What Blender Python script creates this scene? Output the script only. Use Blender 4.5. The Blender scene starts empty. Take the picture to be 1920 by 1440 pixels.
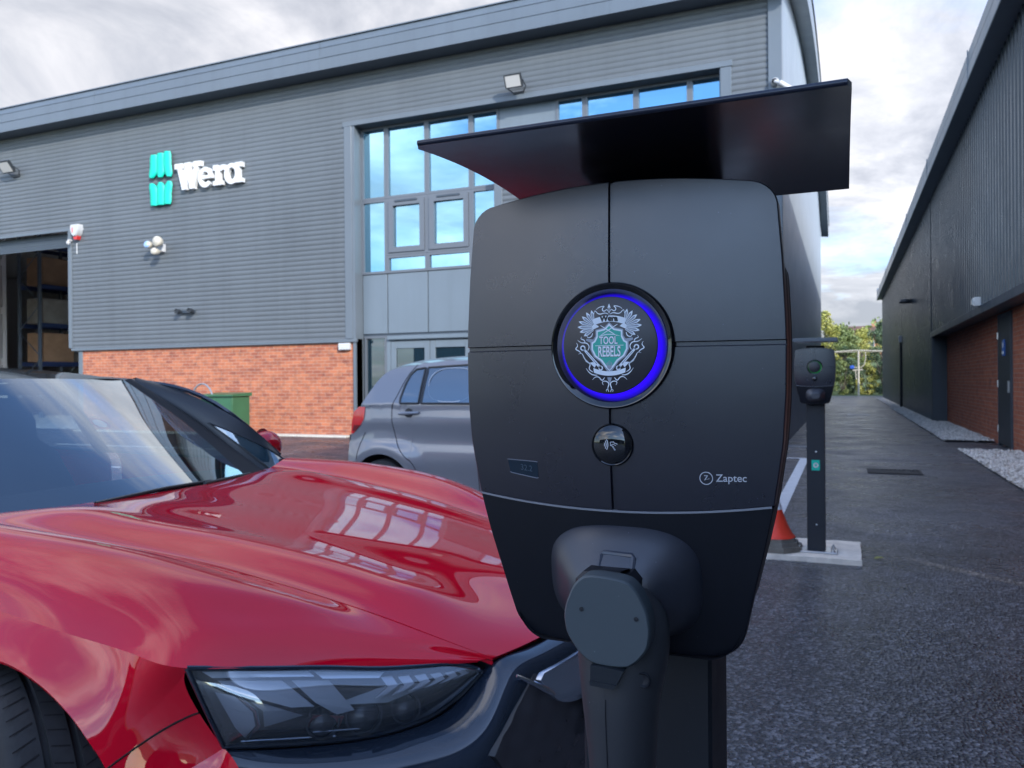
import bpy, bmesh, math, random
import numpy as np
from mathutils import Vector, Matrix
from mathutils.geometry import tessellate_polygon
random.seed(7)
SC = bpy.context.scene
COL = SC.collection
R = math.radians

# ---------------------------------------------------------------- camera
cam_data = bpy.data.cameras.new("Camera")
cam = bpy.data.objects.new("Camera", cam_data)
COL.objects.link(cam)
SC.camera = cam
H = 1.195
YAW, PITCH, ROLL = R(22.871), R(-0.143), R(-0.452)
F_PX = 1475.9
fwd = Vector((-math.sin(YAW)*math.cos(PITCH), math.cos(YAW)*math.cos(PITCH), math.sin(PITCH)))
rgt = Vector((math.cos(YAW), math.sin(YAW), 0))
upv = rgt.cross(fwd)
r2 = rgt*math.cos(ROLL) + upv*math.sin(ROLL)
u2 = r2.cross(fwd)
rot = Matrix((r2, u2, -fwd)).transposed()
cam.matrix_world = Matrix.Translation((0, 0, H)) @ rot.to_4x4()
cam_data.sensor_fit = 'HORIZONTAL'
cam_data.sensor_width = 36.0
cam_data.lens = F_PX/1920*36.0
cam_data.clip_start = 0.02
cam_data.clip_end = 2000
cam_data.dof.use_dof = True
cam_data.dof.focus_distance = 0.60
cam_data.dof.aperture_fstop = 22

# ---------------------------------------------------------------- sky and sun
SUN = Vector((1.15, -1.0, 0.72)).normalized()
SUN_EL = math.asin(SUN.z)
SUN_AZ = math.atan2(SUN.x, SUN.y)          # clockwise from +Y
world = bpy.data.worlds.new("World")
SC.world = world
world.use_nodes = True
wt = world.node_tree
for n in list(wt.nodes):
    wt.nodes.remove(n)
def wn(t, **k):
    n = wt.nodes.new(t)
    for a, b in k.items():
        setattr(n, a, b)
    return n
def wmath(op, a, b=None):
    n = wn('ShaderNodeMath', operation=op)
    for i, v in enumerate((a, b)):
        if v is None:
            continue
        if isinstance(v, (int, float)):
            n.inputs[i].default_value = v
        else:
            wt.links.new(v, n.inputs[i])
    return n.outputs[0]
sky = wn('ShaderNodeTexSky')
sky.sky_type = 'NISHITA'
sky.sun_disc = False
sky.sun_elevation = SUN_EL
sky.sun_rotation = SUN_AZ
sky.altitude = 50
sky.air_density = 1.0
sky.dust_density = 0.7
sky.ozone_density = 2.0
tc = wn('ShaderNodeTexCoord')
sep = wn('ShaderNodeSeparateXYZ')
wt.links.new(tc.outputs['Generated'], sep.inputs[0])
zz = wmath('ADD', wmath('MAXIMUM', sep.outputs[2], 0.0), 0.16)
cx = wmath('DIVIDE', sep.outputs[0], zz)
cy = wmath('DIVIDE', sep.outputs[1], zz)
cmb = wn('ShaderNodeCombineXYZ')
wt.links.new(cx, cmb.inputs[0]); wt.links.new(cy, cmb.inputs[1])
def wnoise(scale, detail, rough, loc, dist=0.0):
    mp = wn('ShaderNodeMapping'); mp.inputs['Location'].default_value = loc
    wt.links.new(cmb.outputs[0], mp.inputs[0])
    n = wn('ShaderNodeTexNoise'); n.inputs['Scale'].default_value = scale
    n.inputs['Detail'].default_value = detail; n.inputs['Roughness'].default_value = rough
    n.inputs['Distortion'].default_value = dist
    wt.links.new(mp.outputs[0], n.inputs['Vector'])
    return n.outputs['Fac']
def wramp(src, stops):
    r = wn('ShaderNodeValToRGB')
    el = r.color_ramp.elements
    el[0].position, el[0].color = stops[0]
    el[1].position, el[1].color = stops[-1]
    for p, c in stops[1:-1]:
        e = el.new(p); e.color = c
    wt.links.new(src, r.inputs[0])
    return r.outputs[0]
g1 = lambda v: (v, v, v, 1)
nz1 = wnoise(0.85, 10, 0.58, (3.1, 1.7, 0.4), 0.45)
# the cloud deck is thicker to the north, broken with deep blue to the south
nz1 = wmath('ADD', nz1, wmath('MULTIPLY', sep.outputs[1], 0.15))
nz1 = wmath('SUBTRACT', nz1, wmath('MULTIPLY', wmath('ADD', sep.outputs[0], 0.35), 0.11))
zfac = wn('ShaderNodeMapRange'); zfac.interpolation_type = 'SMOOTHSTEP'
wt.links.new(sep.outputs[2], zfac.inputs[0])
for i_, v_ in ((1, 0.36), (2, 0.68), (3, 0.045), (4, -0.045)): zfac.inputs[i_].default_value = v_
nz1 = wmath('ADD', nz1, zfac.outputs[0])
mask = wramp(nz1, [(0.43, g1(0.05)), (0.52, g1(0.60)), (0.62, g1(0.97))])
shade = wramp(wnoise(1.5, 10, 0.60, (8.3, 5.2, 1.0), 0.5),
              [(0.36, (0.46, 0.48, 0.54, 1)), (0.48, (0.70, 0.71, 0.76, 1)), (0.60, (1.02, 1.00, 1.02, 1))])
# forward scattering, with extra sun-side glow added to fill the shaded surfaces
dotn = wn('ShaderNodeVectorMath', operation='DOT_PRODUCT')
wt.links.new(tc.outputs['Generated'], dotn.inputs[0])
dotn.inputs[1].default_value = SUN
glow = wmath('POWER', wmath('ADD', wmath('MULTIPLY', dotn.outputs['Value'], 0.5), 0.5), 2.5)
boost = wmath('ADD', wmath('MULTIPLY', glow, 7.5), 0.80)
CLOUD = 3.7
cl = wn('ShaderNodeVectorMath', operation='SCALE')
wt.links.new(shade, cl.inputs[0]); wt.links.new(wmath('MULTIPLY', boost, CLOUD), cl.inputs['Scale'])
mixs = wn('ShaderNodeMix', data_type='RGBA')
wt.links.new(mask, mixs.inputs[0])
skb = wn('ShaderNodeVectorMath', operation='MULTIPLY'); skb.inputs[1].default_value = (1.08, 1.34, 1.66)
wt.links.new(sky.outputs[0], skb.inputs[0])
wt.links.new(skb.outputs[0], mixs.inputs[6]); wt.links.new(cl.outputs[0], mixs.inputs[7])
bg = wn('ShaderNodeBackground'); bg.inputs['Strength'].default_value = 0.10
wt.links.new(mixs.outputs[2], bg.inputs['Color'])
wo = wn('ShaderNodeOutputWorld')
wt.links.new(bg.outputs[0], wo.inputs['Surface'])

sun_data = bpy.data.lights.new("Sun", 'SUN')
sun_data.energy = 1.75
sun_data.angle = R(0.55)
sun_data.color = (1.0, 0.94, 0.86)
sun_o = bpy.data.objects.new("Sun", sun_data)
COL.objects.link(sun_o)
sun_o.location = (30, -20, 30)
sun_o.rotation_euler = (-SUN).to_track_quat('-Z', 'Y').to_euler()

# ---------------------------------------------------------------- exposure
vs = SC.view_settings
vs.view_transform = 'Standard'
vs.look = 'None'
vs.gamma = 1.0
vs.exposure = 1.60
SC.render.engine = 'CYCLES'
SC.cycles.use_denoising = True
SC.cycles.max_bounces = 8
SC.cycles.transparent_max_bounces = 12
SC.cycles.caustics_reflective = False
SC.cycles.caustics_refractive = False

# ---------------------------------------------------------------- materials
def new_mat(name):
    m = bpy.data.materials.new(name)
    m.use_nodes = True
    nt = m.node_tree
    b = nt.nodes.get('Principled BSDF')
    return m, nt, b
def tex_co(nt, scale=(1, 1, 1), loc=(0, 0, 0), rot=(0, 0, 0)):
    t = nt.nodes.new('ShaderNodeTexCoord'); mp = nt.nodes.new('ShaderNodeMapping')
    mp.inputs['Scale'].default_value = scale; mp.inputs['Location'].default_value = loc
    mp.inputs['Rotation'].default_value = rot
    nt.links.new(t.outputs['Object'], mp.inputs[0])
    return mp.outputs[0]
def noise(nt, vec, scale, detail=4, rough=0.5):
    n = nt.nodes.new('ShaderNodeTexNoise')
    n.inputs['Scale'].default_value = scale; n.inputs['Detail'].default_value = detail
    n.inputs['Roughness'].default_value = rough
    nt.links.new(vec, n.inputs['Vector'])
    return n.outputs['Fac']
def ramp(nt, src, stops):
    r = nt.nodes.new('ShaderNodeValToRGB')
    el = r.color_ramp.elements
    def c4(c):
        return (c, c, c, 1) if isinstance(c, (int, float)) else (*c[:3], 1)
    el[0].position, el[0].color = stops[0][0], c4(stops[0][1])
    el[1].position, el[1].color = stops[-1][0], c4(stops[-1][1])
    for p, c in stops[1:-1]:
        e = el.new(p); e.color = c4(c)
    nt.links.new(src, r.inputs[0])
    return r.outputs[0]
def bump(nt, b, src, strength, dist, normal=None):
    n = nt.nodes.new('ShaderNodeBump')
    n.inputs['Strength'].default_value = strength; n.inputs['Distance'].default_value = dist
    nt.links.new(src, n.inputs['Height'])
    if normal is not None:
        nt.links.new(normal, n.inputs['Normal'])
    nt.links.new(n.outputs[0], b.inputs['Normal'])
    return n.outputs[0]
def pbr(name, col, rough=0.5, metal=0.0, coat=0.0, spec=0.5, vary=None, rvary=None, bmp=None, ior=1.5, emit=None, alpha=None):
    """vary=(scale, amount) albedo mottling; rvary=(scale, lo, hi) roughness; bmp=(scale, strength, dist)"""
    m, nt, b = new_mat(name)
    b.inputs['Base Color'].default_value = (*col, 1)
    b.inputs['Roughness'].default_value = rough
    b.inputs['Metallic'].default_value = metal
    b.inputs['Coat Weight'].default_value = coat
    b.inputs['Coat Roughness'].default_value = 0.03
    b.inputs['Specular IOR Level'].default_value = spec
    b.inputs['IOR'].default_value = ior
    vec = tex_co(nt) if (vary or rvary or bmp) else None
    if vary:
        s, a = vary
        lo = tuple(max(0, c*(1-a)) for c in col); hi = tuple(min(1, c*(1+a)) for c in col)
        nt.links.new(ramp(nt, noise(nt, vec, s, 6, 0.6), [(0.3, lo), (0.7, hi)]), b.inputs['Base Color'])
    if rvary:
        nt.links.new(ramp(nt, noise(nt, vec, rvary[0], 5, 0.6), [(0.35, rvary[1]), (0.65, rvary[2])]), b.inputs['Roughness'])
    if bmp:
        bump(nt, b, noise(nt, vec, bmp[0], 3, 0.6), bmp[1], bmp[2])
    if emit:
        b.inputs['Emission Color'].default_value = (*emit[0], 1)
        b.inputs['Emission Strength'].default_value = emit[1]
    return m
def glass_mat(name, tint, refl=1.5, body=0.0, bodycol=(0.02, 0.03, 0.04), rough=0.0, mult=1.0, add=0.0, gcol=(0.92, 0.97, 1.0)):
    """thin pane: tinted see-through plus a Fresnel mirror coat"""
    m = bpy.data.materials.new(name); m.use_nodes = True
    nt = m.node_tree
    for n in list(nt.nodes):
        nt.nodes.remove(n)
    out = nt.nodes.new('ShaderNodeOutputMaterial')
    tr = nt.nodes.new('ShaderNodeBsdfTransparent'); tr.inputs[0].default_value = (*tint, 1)
    df = nt.nodes.new('ShaderNodeBsdfDiffuse'); df.inputs[0].default_value = (*bodycol, 1)
    mx0 = nt.nodes.new('ShaderNodeMixShader'); mx0.inputs[0].default_value = body
    nt.links.new(tr.outputs[0], mx0.inputs[1]); nt.links.new(df.outputs[0], mx0.inputs[2])
    gl = nt.nodes.new('ShaderNodeBsdfGlossy'); gl.inputs['Roughness'].default_value = rough
    gl.inputs[0].default_value = (*gcol, 1)
    # Schlick-type curve from the facing ratio: the same for either side of the thin pane
    lw = nt.nodes.new('ShaderNodeLayerWeight'); lw.inputs['Blend'].default_value = 0.5
    def mth(op, a, b=None):
        n = nt.nodes.new('ShaderNodeMath'); n.operation = op; n.use_clamp = (op == 'ADD')
        for i, v in enumerate((a, b)):
            if v is None: continue
            if isinstance(v, (int, float)): n.inputs[i].default_value = v
            else: nt.links.new(v, n.inputs[i])
        return n.outputs[0]
    p = mth('POWER', lw.outputs['Facing'], 5.0)
    f0 = ((refl-1)/(refl+1))**2
    fr = mth('ADD', mth('MULTIPLY', p, (1-f0)*mult), f0*mult+add)
    mx = nt.nodes.new('ShaderNodeMixShader')
    nt.links.new(fr, mx.inputs[0]); nt.links.new(mx0.outputs[0], mx.inputs[1]); nt.links.new(gl.outputs[0], mx.inputs[2])
    nt.links.new(mx.outputs[0], out.inputs['Surface'])
    return m

# ---------------------------------------------------------------- mesh helper
class MB:
    def __init__(self):
        self.v = []; self.f = []; self.m = []; self.s = []
    def add(self, vs, fs, m=0, smooth=True):
        o = len(self.v)
        self.v += [tuple(map(float, p)) for p in vs]
        for f in fs:
            self.f.append([i+o for i in f]); self.m.append(m); self.s.append(smooth)
        return o
    def box(self, x0, x1, y0, y1, z0, z1, m=0):
        vs = [(x, y, z) for x in (x0, x1) for y in (y0, y1) for z in (z0, z1)]
        self.add(vs, [(0, 1, 3, 2), (4, 6, 7, 5), (0, 4, 5, 1), (2, 3, 7, 6), (0, 2, 6, 4), (1, 5, 7, 3)], m, False)
    def cbox(self, x0, x1, y0, y1, z0, z1, c=0.005, m=0):
        """box with chamfered edges"""
        vs = []; idx = {}
        X, Y, Z = (x0, x1), (y0, y1), (z0, z1)
        for i in (0, 1):
            for j in (0, 1):
                for k in (0, 1):
                    sx, sy, sz = (c, -c)[i], (c, -c)[j], (c, -c)[k]
                    for a, p in (('x', (X[i], Y[j]+sy, Z[k]+sz)), ('y', (X[i]+sx, Y[j], Z[k]+sz)), ('z', (X[i]+sx, Y[j]+sy, Z[k]))):
                        idx[(i, j, k, a)] = len(vs); vs.append(p)
        I = lambda i, j, k, a: idx[(i, j, k, a)]
        fs = []
        for i in (0, 1): fs.append([I(i, 0, 0, 'x'), I(i, 1, 0, 'x'), I(i, 1, 1, 'x'), I(i, 0, 1, 'x')])
        for j in (0, 1): fs.append([I(0, j, 0, 'y'), I(1, j, 0, 'y'), I(1, j, 1, 'y'), I(0, j, 1, 'y')])
        for k in (0, 1): fs.append([I(0, 0, k, 'z'), I(1, 0, k, 'z'), I(1, 1, k, 'z'), I(0, 1, k, 'z')])
        for i in (0, 1):
            for j in (0, 1): fs.append([I(i, j, 0, 'x'), I(i, j, 1, 'x'), I(i, j, 1, 'y'), I(i, j, 0, 'y')])
        for i in (0, 1):
            for k in (0, 1): fs.append([I(i, 0, k, 'x'), I(i, 1, k, 'x'), I(i, 1, k, 'z'), I(i, 0, k, 'z')])
        for j in (0, 1):
            for k in (0, 1): fs.append([I(0, j, k, 'y'), I(1, j, k, 'y'), I(1, j, k, 'z'), I(0, j, k, 'z')])
        for i in (0, 1):
            for j in (0, 1):
                for k in (0, 1): fs.append([I(i, j, k, 'x'), I(i, j, k, 'y'), I(i, j, k, 'z')])
        self.add(vs, fs, m, False)
    def grid(self, P, m=0, smooth=True, closed_u=False, closed_v=False, flip=False):
        P = np.asarray(P, float); n, k = P.shape[:2]
        fs = []
        for i in range(n if closed_u else n-1):
            for j in range(k if closed_v else k-1):
                a, b = i*k+j, i*k+(j+1) % k
                c, d = ((i+1) % n)*k+(j+1) % k, ((i+1) % n)*k+j
                fs.append((a, d, c, b) if flip else (a, b, c, d))
        return self.add(P.reshape(-1, 3), fs, m, smooth)
    def tube(self, pts, r, n=10, m=0, caps=True, flat=None):
        """round tube along pts; r a number or one per point"""
        pts = [Vector(p) for p in pts]
        rr = r if hasattr(r, '__len__') else [r]*len(pts)
        rings = []; prev = None
        for i, p in enumerate(pts):
            t = (pts[min(i+1, len(pts)-1)]-pts[max(i-1, 0)]).normalized()
            if prev is None:
                a = Vector((0, 0, 1)) if abs(t.z) < 0.9 else Vector((0, 1, 0))
                u = t.cross(a).normalized()
            else:
                u = (prev-t*prev.dot(t)).normalized()
            w = t.cross(u); prev = u
            rings.append([p+(u*math.cos(q)+w*math.sin(q))*rr[i] for q in [2*math.pi*k/n for k in range(n)]])
        o = self.grid(rings, m, True, closed_v=True)
        if caps:
            for s, ring in ((0, rings[0]), (1, rings[-1])):
                self.add(ring, [list(range(n))[::-1] if s == 0 else list(range(n))], m, False)
    def lathe(self, prof, c, axis='z', n=32, m=0, smooth=True, cap0=False, cap1=False, ang=None):
        """prof: (radius, height along axis)"""
        c = Vector(c)
        def pt(r, h, q):
            a, b = r*math.cos(q), r*math.sin(q)
            return {'z': (c.x+a, c.y+b, c.z+h), 'y': (c.x+a, c.y+h, c.z+b), 'x': (c.x+h, c.y+a, c.z+b)}[axis]
        rings = [[pt(r, h, 2*math.pi*k/n) for k in range(n)] for r, h in prof]
        self.grid(rings, m, smooth, closed_v=True, flip=(axis != 'y'))
        if cap0: self.add(rings[0], [list(range(n))], m, False)
        if cap1: self.add(rings[-1], [list(range(n))], m, False)
    def poly(self, pts3, m=0, smooth=False):
        """filled planar or nearly planar outline (may be concave)"""
        tri = tessellate_polygon([[Vector(p) for p in pts3]])
        self.add(pts3, [list(t) for t in tri], m, smooth)
    def prism(self, pts2, fn, d0, d1, m=0, sides=True, back=True):
        """outline extruded: fn(x, y, d) -> 3D"""
        a = [fn(x, y, d0) for x, y in pts2]; b = [fn(x, y, d1) for x, y in pts2]
        n = len(pts2)
        tri = tessellate_polygon([[Vector((x, y, 0)) for x, y in pts2]])
        self.add(a, [list(t) for t in tri], m, False)
        if back: self.add(b, [list(t)[::-1] for t in tri], m, False)
        if sides: self.add(a+b, [(i, (i+1) % n, n+(i+1) % n, n+i) for i in range(n)], m, False)
    def text(self, s, fn, size, m=0, depth=0.0, bold=0.0, sx=1.0, align='CENTER'):
        """lettering; fn(x, y, d) -> 3D"""
        cu = bpy.data.curves.new("t", 'FONT'); cu.body = s; cu.size = size; cu.align_x = align; cu.align_y = 'CENTER'
        cu.extrude = depth; cu.offset = bold; cu.resolution_u = 4
        o = bpy.data.objects.new("t", cu); COL.objects.link(o)
        bpy.context.view_layer.update()
        me = o.to_mesh()
        vs = [fn(v.co.x*sx, v.co.y, v.co.z) for v in me.vertices]
        fs = [list(p.vertices) for p in me.polygons]
        o.to_mesh_clear(); bpy.data.objects.remove(o); bpy.data.curves.remove(cu)
        self.add(vs, fs, m, False)

def origin_of(o):
    p = Vector((0, 0, 0))
    while o is not None:
        p += o.location; o = o.parent
    return p
def build(name, mb, mats, parent=None, label=None, local=False, sharp=38, orient=True):
    """link one mesh object; vertices are in world space unless local"""
    me = bpy.data.meshes.new(name)
    v = np.array(mb.v, float).reshape(-1, 3)
    if parent is not None:
        org = Vector((0, 0, 0)) if local else origin_of(parent)
    else:
        org = Vector(((v[:, 0].min()+v[:, 0].max())/2, (v[:, 1].min()+v[:, 1].max())/2, v[:, 2].min()))
    v = v-np.array(org)
    me.from_pydata([tuple(p) for p in v], [], mb.f)
    mats = mats if isinstance(mats, (list, tuple)) else [mats]
    for m in mats: me.materials.append(m)
    me.polygons.foreach_set('material_index', mb.m)
    me.polygons.foreach_set('use_smooth', mb.s)
    me.validate(); me.update()
    if sharp: me.set_sharp_from_angle(angle=R(sharp))
    o = bpy.data.objects.new(name, me); COL.objects.link(o)
    if parent is not None: o.parent = parent
    else: o.location = org
    if label: o['label'] = label
    return o
def tag(o, label, cat, group=None):
    o['label'] = label; o['category'] = cat
    if group: o['group'] = group
    return o
def thing(name, label, cat, loc=(0, 0, 0), group=None):
    o = bpy.data.objects.new(name, None); COL.objects.link(o)
    o.location = loc; o.empty_display_size = 0.2
    return tag(o, label, cat, group)
def structure(o):
    o['kind'] = 'structure'; return o

# cubic spline helpers
def nspline(t, y, q):
    """natural cubic spline through y(t) evaluated at q; y may be (n, k)"""
    t = np.asarray(t, float); y = np.asarray(y, float); n = len(t)
    if n == 2:
        f = ((np.asarray(q)-t[0])/(t[1]-t[0]))[:, None]
        return y[0]*(1-f)+y[1]*f
    h = np.diff(t); A = np.eye(n); B = np.zeros_like(y)
    for i in range(1, n-1):
        A[i, i-1], A[i, i], A[i, i+1] = h[i-1], 2*(h[i-1]+h[i]), h[i]
        B[i] = 6*((y[i+1]-y[i])/h[i]-(y[i]-y[i-1])/h[i-1])
    M = np.linalg.solve(A, B)
    q = np.asarray(q, float); i = np.clip(np.searchsorted(t, q, side='right')-1, 0, n-2)
    hh = h[i][:, None]; a = ((t[i+1]-q)/h[i])[:, None]; b = ((q-t[i])/h[i])[:, None]
    return a*y[i]+b*y[i+1]+((a**3-a)*M[i]+(b**3-b)*M[i+1])*hh*hh/6
def net(C, nr, nc, tr=None, tcol=None, rr=None, rc=None):
    """smooth surface through a grid of control points (rows x cols x 3)"""
    C = np.asarray(C, float); nR, nC = C.shape[:2]
    if tr is None:
        d = np.linalg.norm(np.diff(C, axis=0), axis=2).mean(axis=1); tr = np.concatenate([[0], np.cumsum(np.maximum(d, 1e-6))])
    if tcol is None:
        d = np.linalg.norm(np.diff(C, axis=1), axis=2).mean(axis=0); tcol = np.concatenate([[0], np.cumsum(np.maximum(d, 1e-6))])
    qr = np.linspace(tr[0], tr[-1], nr) if rr is None else np.asarray(rr)
    qc = np.linspace(tcol[0], tcol[-1], nc) if rc is None else np.asarray(rc)
    T = nspline(tr, C.reshape(nR, -1), qr).reshape(len(qr), nC, 3)
    return nspline(tcol, T.transpose(1, 0, 2).reshape(nC, -1), qc).reshape(len(qc), len(qr), 3).transpose(1, 0, 2)
def interp(x, xs, ys):
    return float(np.interp(x, xs, ys))
def spl(x, xs, ys):
    return float(nspline(xs, np.asarray(ys, float)[:, None], [x])[0, 0])
def sstep(a, b, x):
    t = min(1, max(0, (x-a)/(b-a))); return t*t*(3-2*t)
# ================================================================ ground
def gz(x, y):
    """yard level: the parking bays dip about 11 cm below the lane"""
    return -0.115*sstep(-0.45, -1.4, x)*(1-sstep(9.5, 13.0, y))
def gmat_asphalt():
    m, nt, b = new_mat('asphalt')
    v = tex_co(nt)
    big = noise(nt, v, 0.35, 5, 0.6)
    mid = noise(nt, v, 3.0, 5, 0.6)
    fine = noise(nt, v, 120.0, 2, 0.6)
    vo = nt.nodes.new('ShaderNodeTexVoronoi'); vo.inputs['Scale'].default_value = 82.0
    nt.links.new(v, vo.inputs['Vector'])
    c1 = ramp(nt, vo.outputs['Color'], [(0.1, (0.020, 0.022, 0.029)), (0.55, (0.066, 0.071, 0.088)), (0.92, (0.34, 0.345, 0.39))])
    c2 = ramp(nt, mid, [(0.3, 0.55), (0.7, 1.0)])
    mx = nt.nodes.new('ShaderNodeMix'); mx.data_type = 'RGBA'; mx.blend_type = 'MULTIPLY'; mx.inputs[0].default_value = 1
    nt.links.new(c1, mx.inputs[6]); nt.links.new(c2, mx.inputs[7])
    c3 = ramp(nt, big, [(0.38, 0.62), (0.62, 1.0)])
    mx2 = nt.nodes.new('ShaderNodeMix'); mx2.data_type = 'RGBA'; mx2.blend_type = 'MULTIPLY'; mx2.inputs[0].default_value = 1
    nt.links.new(mx.outputs[2], mx2.inputs[6]); nt.links.new(c3, mx2.inputs[7])
    nt.links.new(mx2.outputs[2], b.inputs['Base Color'])
    st = tex_co(nt, (0.8, 1.0, 1))
    rg = ramp(nt, noise(nt, st, 1.6, 8, 0.7), [(0.38, 0.22), (0.5, 0.33), (0.62, 0.48)])
    nt.links.new(rg, b.inputs['Roughness'])
    b.inputs['Specular IOR Level'].default_value = 0.5
    n1 = bump(nt, b, vo.outputs['Distance'], 0.65, 0.009)
    bump(nt, b, fine, 0.35, 0.003, n1)
    return m
M_ASPH = gmat_asphalt()
M_GRASS = pbr('grass', (0.075, 0.11, 0.03), 0.9, vary=(2.5, 0.4), bmp=(40, 0.6, 0.03))
M_WHITE = pbr('road paint', (0.72, 0.73, 0.74), 0.55, vary=(9, 0.12), bmp=(140, 0.4, 0.003))
M_CONC = pbr('concrete', (0.82, 0.74, 0.63), 0.8, vary=(9, 0.18), bmp=(60, 0.35, 0.004))
M_KERB = pbr('kerb concrete', (0.55, 0.52, 0.45), 0.8, vary=(6, 0.15), bmp=(60, 0.3, 0.004))

xs = np.unique(np.concatenate([np.linspace(-420, -44, 10), np.linspace(-44, -3, 42), np.linspace(-3, 1, 34), np.linspace(1, 12, 12), np.linspace(12, 420, 12)]))
ys = np.unique(np.concatenate([np.linspace(-420, -20, 12), np.linspace(-20, 16, 74), np.linspace(16, 70, 14), np.linspace(70, 160, 10), np.linspace(160, 900, 10)]))
def hill(x, y):
    return gz(x, y) + 5.2*sstep(66, 150, y) + 10*sstep(150, 700, y)
g = MB(); g.grid([[(x, y, hill(x, y)-0.02) for y in ys] for x in xs], flip=True)
structure(build('ground', g, M_GRASS))
xa = np.unique(np.concatenate([np.linspace(-44, -3, 60), np.linspace(-3, 1, 40), np.linspace(1, 2.6, 4)]))
ya = np.unique(np.concatenate([np.linspace(-20, 16, 90), np.linspace(16, 62.5, 20)]))
g = MB(); g.grid([[(x, y, gz(x, y)) for y in ya] for x in xa], flip=True)
structure(build('tarmac_yard', g, M_ASPH))

# painted bay lines: sheets 4 mm above the tarmac
def paint_line(mb, x0, x1, y0, y1):
    nx = max(2, int((x1-x0)/0.15)+1); ny = max(2, int((y1-y0)/0.15)+1)
    mb.grid([[(x, y, gz(x, y)+0.004) for y in np.linspace(y0, y1, ny)] for x in np.linspace(x0, x1, nx)], flip=True)
g = MB(); paint_line(g, -0.62, -0.50, 3.3, 12.75)
o = build('bay_end_line', g, M_WHITE); structure(o)
for i, (x0, x1, y0, y1) in enumerate([(-5.2, -0.62, 3.30, 3.40), (-5.2, -0.62, 5.85, 5.95), (-5.2, -0.62, 8.50, 8.60), (-2.1, -0.62, 12.65, 12.75), (-3.5, -0.62, 15.35-0.4, 15.45-0.4),
                                      (-15.4, -10.6, 11.55, 11.65), (-15.4, -10.6, 9.05, 9.15), (-15.4, -10.6, 6.55, 6.65)]):
    g = MB(); paint_line(g, x0, x1, y0, y1)
    structure(build('bay_line', g, M_WHITE))
# pale apron strip along the brick plinth
g = MB(); g.cbox(-18.6, -10.10, 14.52, 14.858, -0.05, 0.035, 0.008); structure(build('concrete_apron', g, M_KERB))

# ---- gravel margin by the right-hand unit
def gravel_mat():
    m, nt, b = new_mat('white gravel')
    v = tex_co(nt)
    vo = nt.nodes.new('ShaderNodeTexVoronoi'); vo.inputs['Scale'].default_value = 24
    nt.links.new(v, vo.inputs['Vector'])
    nt.links.new(ramp(nt, vo.outputs['Color'], [(0.1, (0.38, 0.36, 0.32)), (0.5, (0.64, 0.61, 0.56)), (0.9, (0.85, 0.82, 0.77))]), b.inputs['Base Color'])
    b.inputs['Roughness'].default_value = 0.75
    bump(nt, b, vo.outputs['Distance'], 1.0, 0.03).node.invert = True
    return m
M_GRAV = gravel_mat()
rg = np.random.default_rng(3)
def gravel(poly, n):
    """heaped pebbles over an edge-to-edge bed"""
    mb = MB()
    x0, x1, y0, y1 = poly
    nx, ny = max(3, int((x1-x0)/0.05)), max(3, int((y1-y0)/0.07))
    mb.grid([[(x, y, 0.03+0.016*rg.random()-(0.022 if x in (x0,) else 0)) for y in np.linspace(y0, y1, ny)] for x in np.linspace(x0, x1, nx)], flip=True, smooth=False)
    for _ in range(n):
        r = rg.uniform(0.012, 0.03); x = rg.uniform(x0-0.02, x1); y = rg.uniform(y0, y1); z = 0.04
        q = rg.uniform(0, 6.28); a = []
        for i in range(6):
            t = q+i*math.pi/3; a.append((x+r*math.cos(t)*rg.uniform(.8, 1.2), y+r*math.sin(t)*rg.uniform(.7, 1.1), z))
        o = mb.add(a+[(x, y, z+r*0.8), (x, y, z-r*0.6)], [(i, (i+1) % 6, 6) for i in range(6)]+[((i+1) % 6, i, 7) for i in range(6)], 0, True)
    return mb
for box_, n_ in (((1.74, 2.24, 16.9, 23.6), 1500), ((2.25, 2.57, 16.9, 24.2), 600), ((1.74, 2.24, 23.62, 36.0), 1200), ((1.82, 2.24, 36.6, 54.0), 600), ((1.74, 2.24, 9.0, 14.75), 1500), ((2.25, 2.57, 9.0, 14.75), 700)):
    o = build('gravel_margin', gravel(box_, n_), M_GRAV); o['kind'] = 'stuff'

# ================================================================ cladding and brick
def clad_mat(name, col, rough=0.42):
    m, nt, b = new_mat(name)
    v = tex_co(nt)
    c_ = ramp(nt, noise(nt, v, 0.5, 4, 0.6), [(0.3, tuple(c*0.92 for c in col)), (0.7, tuple(c*1.07 for c in col))])
    # faint rain streaks and road film
    st = ramp(nt, noise(nt, tex_co(nt, (2.2, 2.2, 0.14)), 1.6, 5, 0.65), [(0.34, 0.94), (0.5, 1.0), (0.7, 1.03)])
    mx = nt.nodes.new('ShaderNodeMix'); mx.data_type = 'RGBA'; mx.blend_type = 'MULTIPLY'; mx.inputs[0].default_value = 1
    nt.links.new(c_, mx.inputs[6]); nt.links.new(st, mx.inputs[7]); nt.links.new(mx.outputs[2], b.inputs['Base Color'])
    nt.links.new(ramp(nt, noise(nt, v, 2.0, 4, 0.6), [(0.3, rough-0.04), (0.7, rough+0.06)]), b.inputs['Roughness'])
    b.inputs['Metallic'].default_value = 0.0
    return m
M_CLAD = clad_mat('grey cladding', (0.104, 0.117, 0.128), 0.44)
M_TRIM = clad_mat('grey trim', (0.115, 0.138, 0.160), 0.38)
M_FASC = clad_mat('grey fascia', (0.105, 0.130, 0.158), 0.36)
M_SIDE = clad_mat('side cladding', (0.20, 0.24, 0.28), 0.40)
M_DARK = clad_mat('anthracite cladding', (0.050, 0.068, 0.085), 0.30)
M_DTRIM = clad_mat('anthracite trim', (0.045, 0.060, 0.078), 0.42)
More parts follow.
